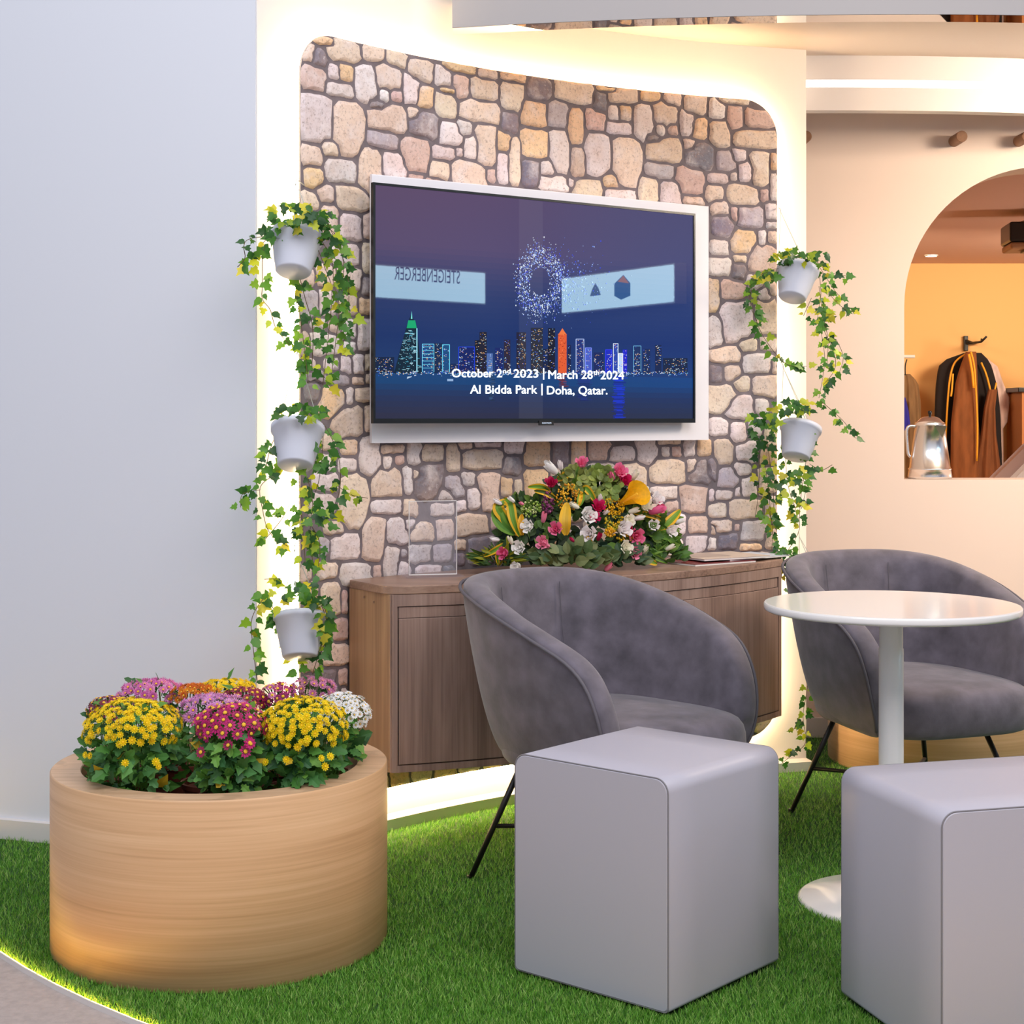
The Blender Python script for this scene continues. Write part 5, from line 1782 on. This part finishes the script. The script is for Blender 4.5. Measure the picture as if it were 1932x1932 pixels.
sh = robe('hanging_shirt', 'olive and brown garment hanging at the left edge of the arch', 10.55, [(706, 1700, 1716), (722, 1694, 1731), (760, 1690, 1736), (830, 1688, 1737), (960, 1688, 1736)], (128, 98, 66), 3, .03, 5, 'garment',
          extra=[('hanger_hook', [(1708, 708), (1708, 690), (1711, 678)], .004, (30, 30, 30))])
sf = robe('blue_panel', 'x', 10.46, [(750, 1696, 1707), (775, 1694, 1713), (800, 1692, 1716), (812, 1694, 1712)], (44, 40, 150), 1, .015, 6)
for o in list(sf.children):
    off_ = sf.location - sh.location
    o.parent = sh
    o.location = off_
    o.name = 'blue_front'
    o['label'] = 'deep blue cloth front'
bpy.data.objects.remove(sf)
p = P(1822, 648, 10.78)
t = thing('coat_hook', 'black metal coat hook above the hanging robes', 'coat hook', (p.x, p.y, p.z))
mb = MB()
mb.box(-.014, .014, -.012, .012, -.05, .05)
ob('plate', mb, M['steel_black'], t, bevel=.004)
mb = MB()
mb.tube([(0, -.01, .02), (.02, -.10, 0), (.03, -.26, .0), (.05, -.30, .03)], .007, 8)
mb.tube([(0, -.01, 0.0), (.04, -.03, 0.0), (.09, -.04, .01), (.095, -.045, .03)], .008, 8)
ob('hook', mb, M['steel_black'], t, smooth=True)
p = P(1712, 674, 10.6)
t = thing('clothes_rail', 'white rail end at the left edge of the arch', 'clothes rail', (p.x - .2, 10.47, p.z))
mb = MB()
mb.tube([(-.2, 0, 0), (.215, 0, 0)], .011, 10)
ob('bar', mb, M['white_metal'], t, smooth=True)
mb = MB()
mb.tube([(-.1, .0, 0), (-.1, .33, 0)], .008, 8)
ob('arm', mb, M['white_metal'], t)
wc = thing('low_cabinet', 'brown board-fronted cabinet with a dark top beside the robes', 'cabinet', (4.1, 10.62, -.008))
mb = MB()
mb.box(-.80, .9, -.16, .16, 0, 1.40)
ob('body', mb, mat('tan_board', lin(186, 120, 66), .6), wc)
mb = MB()
mb.box(-.83, .93, -.18, .17, 1.40, 1.43)
ob('top', mb, M['black_plastic'], wc, bevel=.004)

lc = thing('lounge_chair', 'pale lounge chair with a white cushion low at the right of the arch', 'chair', (2.75, 8.1, -.008), 0)
mb = MB()
prof = [(-.42, .85), (-.296, .976), (-.185, 1.087), (-.05, 1.19), (.15, 1.28), (.4, 1.3), (.4, .6), (-.42, .6)]
for q in (0,):
    n = len(prof)
    mb.add([(x, -.06, z) for x, z in prof] + [(x, .02, z) for x, z in prof], [tuple(range(n)), tuple(range(2 * n - 1, n - 1, -1))] + [(i, (i + 1) % n, n + (i + 1) % n, n + i) for i in range(n)])
ob('back', mb, mat('pale_pink_shell', lin(206, 186, 182), .5), lc, bevel=.01)
mb = MB()
prof = [(-.30, .86), (-.25, .92), (-.185, .986), (-.08, 1.06), (.1, 1.12), (.35, 1.13), (.35, .7), (-.3, .7)]
n = len(prof)
mb.add([(x, -.16, z) for x, z in prof] + [(x, -.07, z) for x, z in prof], [tuple(range(n)), tuple(range(2 * n - 1, n - 1, -1))] + [(i, (i + 1) % n, n + (i + 1) % n, n + i) for i in range(n)])
ob('cushion', mb, mat('white_cushion', lin(250, 250, 250), .6), lc, bevel=.03)
for sx in (-.3, .2):
    mb = MB()
    mb.tube([(sx, -.02, 0), (sx, -.02, .62)], .02, 8)
    ob('leg', mb, M['steel_black'], lc)

# steel coffee pot on the sill
p = P(1755, 905, YB + .10)
cp = thing('coffee_pot', 'polished steel coffee pot with a black knob on the arch sill', 'coffee pot', (p.x, YB + .105, osill + .0005))
mb = MB()
mb.lathe([(0, 0), (.083, 0), (.084, .010), (.080, .034), (.083, .036), (.082, .040), (.078, .042), (.056, .205), (.060, .207), (.059, .212), (.055, .213), (0, .21)], 48)
ob('body', mb, M['chrome'], cp, smooth=True)
mb = MB()
mb.lathe([(.057, .2135), (.056, .218), (.046, .224), (.036, .235), (.020, .2415), (0, .243)], 40)
ld = ob('lid', mb, M['chrome'], cp, smooth=True)
mb = MB()
mb.lathe([(.005, .243), (.0055, .248), (.0080, .256), (.0075, .2635), (0, .265)], 16)
ob('knob', mb, M['black_plastic'], ld, smooth=True)
mb = MB()
mb.tube(smooth_path([(-.056, 0, .204), (-.076, 0, .205), (-.088, 0, .195), (-.090, 0, .17), (-.087, 0, .12), (-.084, 0, .095), (-.076, 0, .085)], 4), .0062, 8)
ob('handle', mb, M['chrome'], cp, smooth=True)
mb = MB()
sa = Vector((.55, -.83, 0)).normalized()
sb = Vector((-sa.y, sa.x, 0))
a_, b_, c_, d_ = sa * .052 + Vector((0, 0, .205)) + sb * .030, sa * .052 + Vector((0, 0, .205)) - sb * .030, sa * .086 + Vector((0, 0, .206)), sa * .063 + Vector((0, 0, .158))
mb.add([a_, b_, c_, d_], [(0, 3, 2), (3, 1, 2)])
ob('spout', mb, M['chrome'], cp)

# ------------------------------------------------------------------ the stands across the aisle (seen only as reflections in the screen)
tq = Vector((TL.x, TL.y, 0))


def refl(x, y, Yv):
    p = P(x, y, Yv)
    return p - 2 * (p - tq).dot(tn) * tn


def sign(label, wname, corners, body, emblem):
    """corners: top-left, top-right, bottom-right, bottom-left in the screen picture, with depths behind the glass"""
    A, B, C_, D = [refl(*c) for c in corners]
    z0, z1 = min(C_.z, D.z), max(A.z, B.z)
    q0, q1 = Vector((A.x, A.y, 0)), Vector((B.x, B.y, 0))
    dr = q0 - q1                                                        # reading direction in the room runs the other way
    w = dr.length
    rz = math.atan2(dr.y, dr.x)
    t = thing('lightbox_sign', label, 'sign', (q1.x, q1.y, z0), rz)
    nrm = Vector((dr.y, -dr.x, 0)).normalized()
    face = 1 if (tq - q1).dot(nrm) > 0 else -1
    mb = MB()
    mb.box(0, w, 0.004 if face > 0 else -.09, .09 if face > 0 else -.004, 0, z1 - z0)
    ob('box', mb, M['white_metal'], t)
    mb = MB()
    y = 0.0 if face > 0 else 0.0
    mb.add([(0.01, y, .01), (w - .01, y, .01), (w - .01, y, z1 - z0 - .01), (.01, y, z1 - z0 - .01)], [(0, 1, 2, 3)])
    ob('lit_face', mb, M['sign'], t)
    if body:
        me, lo, hi = text_mesh(body, M['sign_ink'], bold=.0)
        k = w * .54 / (hi[0] - lo[0])
        for v in me.vertices:
            v.co = (w * .23 + (v.co.x - lo[0]) * k, -.004 * face, (z1 - z0) * .58 + v.co.y * k * 1.7)
        link('lettering', me, t)
    if emblem:
        mb = MB()
        h_ = z1 - z0
        pts = [(.36, .30), (.36, .62), (.42, .86), (.50, .66), (.50, .34), (.44, .22)]
        mb.add([(w * (x - .0), -.004 * face, h_ * z) for x, z in pts], [tuple(range(6))], lin(30, 120, 170))
        mb.add([(w * x, -.005 * face, h_ * z) for x, z in [(.37, .62), (.42, .84), (.47, .70)]], [(0, 1, 2)], lin(230, 150, 60))
        mb.add([(w * x, -.004 * face, h_ * z) for x, z in [(.62, .40), (.72, .40), (.70, .58), (.67, .74), (.64, .58)]], [(0, 1, 2, 3, 4)], lin(90, 130, 160))
        ob('emblem', mb, mat('lit_print', src='attr', emit=('attr', 6.0), nz=((1, 1, 1), 0.0, 1)), t)
    mb = MB()
    y0_, y1_ = (.09, .30) if face > 0 else (-.30, -.09)
    mb.box(-.35, w + .35, y0_, y1_, -z0 - .02, z1 - z0 + .7)
    struct(wname, mb, M['hall_wall'], bpy.data.objects[t.name] if False else None)
    o = bpy.data.objects[wname]
    o.location = t.location
    o.rotation_euler = (0, 0, rz)
    return t


sign('long lit white sign with dark capitals on the stand across the aisle', 'wall_opposite_stand', [(688, 500, 9.8), (917, 513, 10.4), (917, 573, 10.4), (688, 562, 9.8)], 'STEIGENBERGER', False)
sign('lit white sign with a blue and orange emblem on the stand across the aisle', 'wall_opposite_corner', [(1058, 524, 10.4), (1272, 506, 9.4), (1272, 572, 9.4), (1058, 584, 10.4)], None, True)

# ------------------------------------------------------------------ artificial turf blades
rs = np.random.RandomState(5)
NB = 430000
yy = 1.0 / (1 / 6.35 + (1 / 2.95 - 1 / 6.35) * rs.rand(NB))
xx = (rs.rand(NB) * 1.10 - 0.55) * 2.0 * 0.42 * yy * 0.98
ok = (xx - TCX) ** 2 + (yy - TCY) ** 2 < (TR + 0.002) ** 2
lt = (xx - cl.x) * nl.x + (yy - cl.y) * nl.y > 0.018
wl = np.sqrt((xx - ACX) ** 2 + (yy - ACY) ** 2) < RW - 0.068
ok &= np.where(xx < cl.x, lt, np.where(xx < arc(aR_, RW)[0], wl, yy < YB - .02))
ok &= ~((np.sqrt((xx - ACX) ** 2 + (yy - ACY) ** 2) > RW - 0.068) & (np.arctan2(yy - ACY, xx - ACX) > aR_ - 0.02) & (xx > 0))
ok &= (xx - PCX) ** 2 + (yy - PCY) ** 2 > (PRr - .004) ** 2
ok &= (xx - 1.53) ** 2 + (yy - 5.8) ** 2 > (PRr - .004) ** 2
ok &= (xx - .957) ** 2 + (yy - 4.08) ** 2 > .231 ** 2
for Fp, a, b in (((0.317, 3.281), (-0.312, 0.269), (0.278, 0.323)), ((0.800, 3.010), (0.450, 0.125), (-0.108, 0.390))):
    dx, dy = xx - Fp[0], yy - Fp[1]
    det = a[0] * b[1] - a[1] * b[0]
    u, v = (dx * b[1] - dy * b[0]) / det, (a[0] * dy - a[1] * dx) / det
    ok &= ~((u > .01) & (u < .99) & (v > .01) & (v < .99))
xx, yy = xx[ok], yy[ok]
n = len(xx)
hh = rs.uniform(.009, .017, n)
az = rs.rand(n) * 2 * np.pi
wd = rs.uniform(.0009, .0016, n)
ln = rs.uniform(.1, .9, n) * hh
la = rs.rand(n) * 2 * np.pi
co = np.zeros((n, 3, 3))
co[:, 0] = np.stack([xx - np.cos(az) * wd, yy - np.sin(az) * wd, np.zeros(n)], 1)
co[:, 1] = np.stack([xx + np.cos(az) * wd, yy + np.sin(az) * wd, np.zeros(n)], 1)
co[:, 2] = np.stack([xx + np.cos(la) * ln, yy + np.sin(la) * ln, hh], 1)
me = bpy.data.meshes.new('grass')
me.vertices.add(3 * n)
me.vertices.foreach_set('co', co.reshape(-1).astype(np.float32))
me.loops.add(3 * n)
me.loops.foreach_set('vertex_index', np.arange(3 * n, dtype=np.int32))
me.polygons.add(n)
me.polygons.foreach_set('loop_start', np.arange(0, 3 * n, 3, dtype=np.int32))
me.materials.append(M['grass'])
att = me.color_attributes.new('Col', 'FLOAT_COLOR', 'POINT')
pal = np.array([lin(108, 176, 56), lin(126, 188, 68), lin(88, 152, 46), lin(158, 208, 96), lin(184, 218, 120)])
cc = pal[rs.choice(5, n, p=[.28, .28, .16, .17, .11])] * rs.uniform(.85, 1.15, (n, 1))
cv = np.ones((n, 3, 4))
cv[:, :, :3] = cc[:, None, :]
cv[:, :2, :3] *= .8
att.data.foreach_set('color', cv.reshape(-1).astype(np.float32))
me.update()
me.validate()
tag(link('artificial_grass', me), 'short bright green artificial grass covering the stand floor', 'grass', kind='stuff')
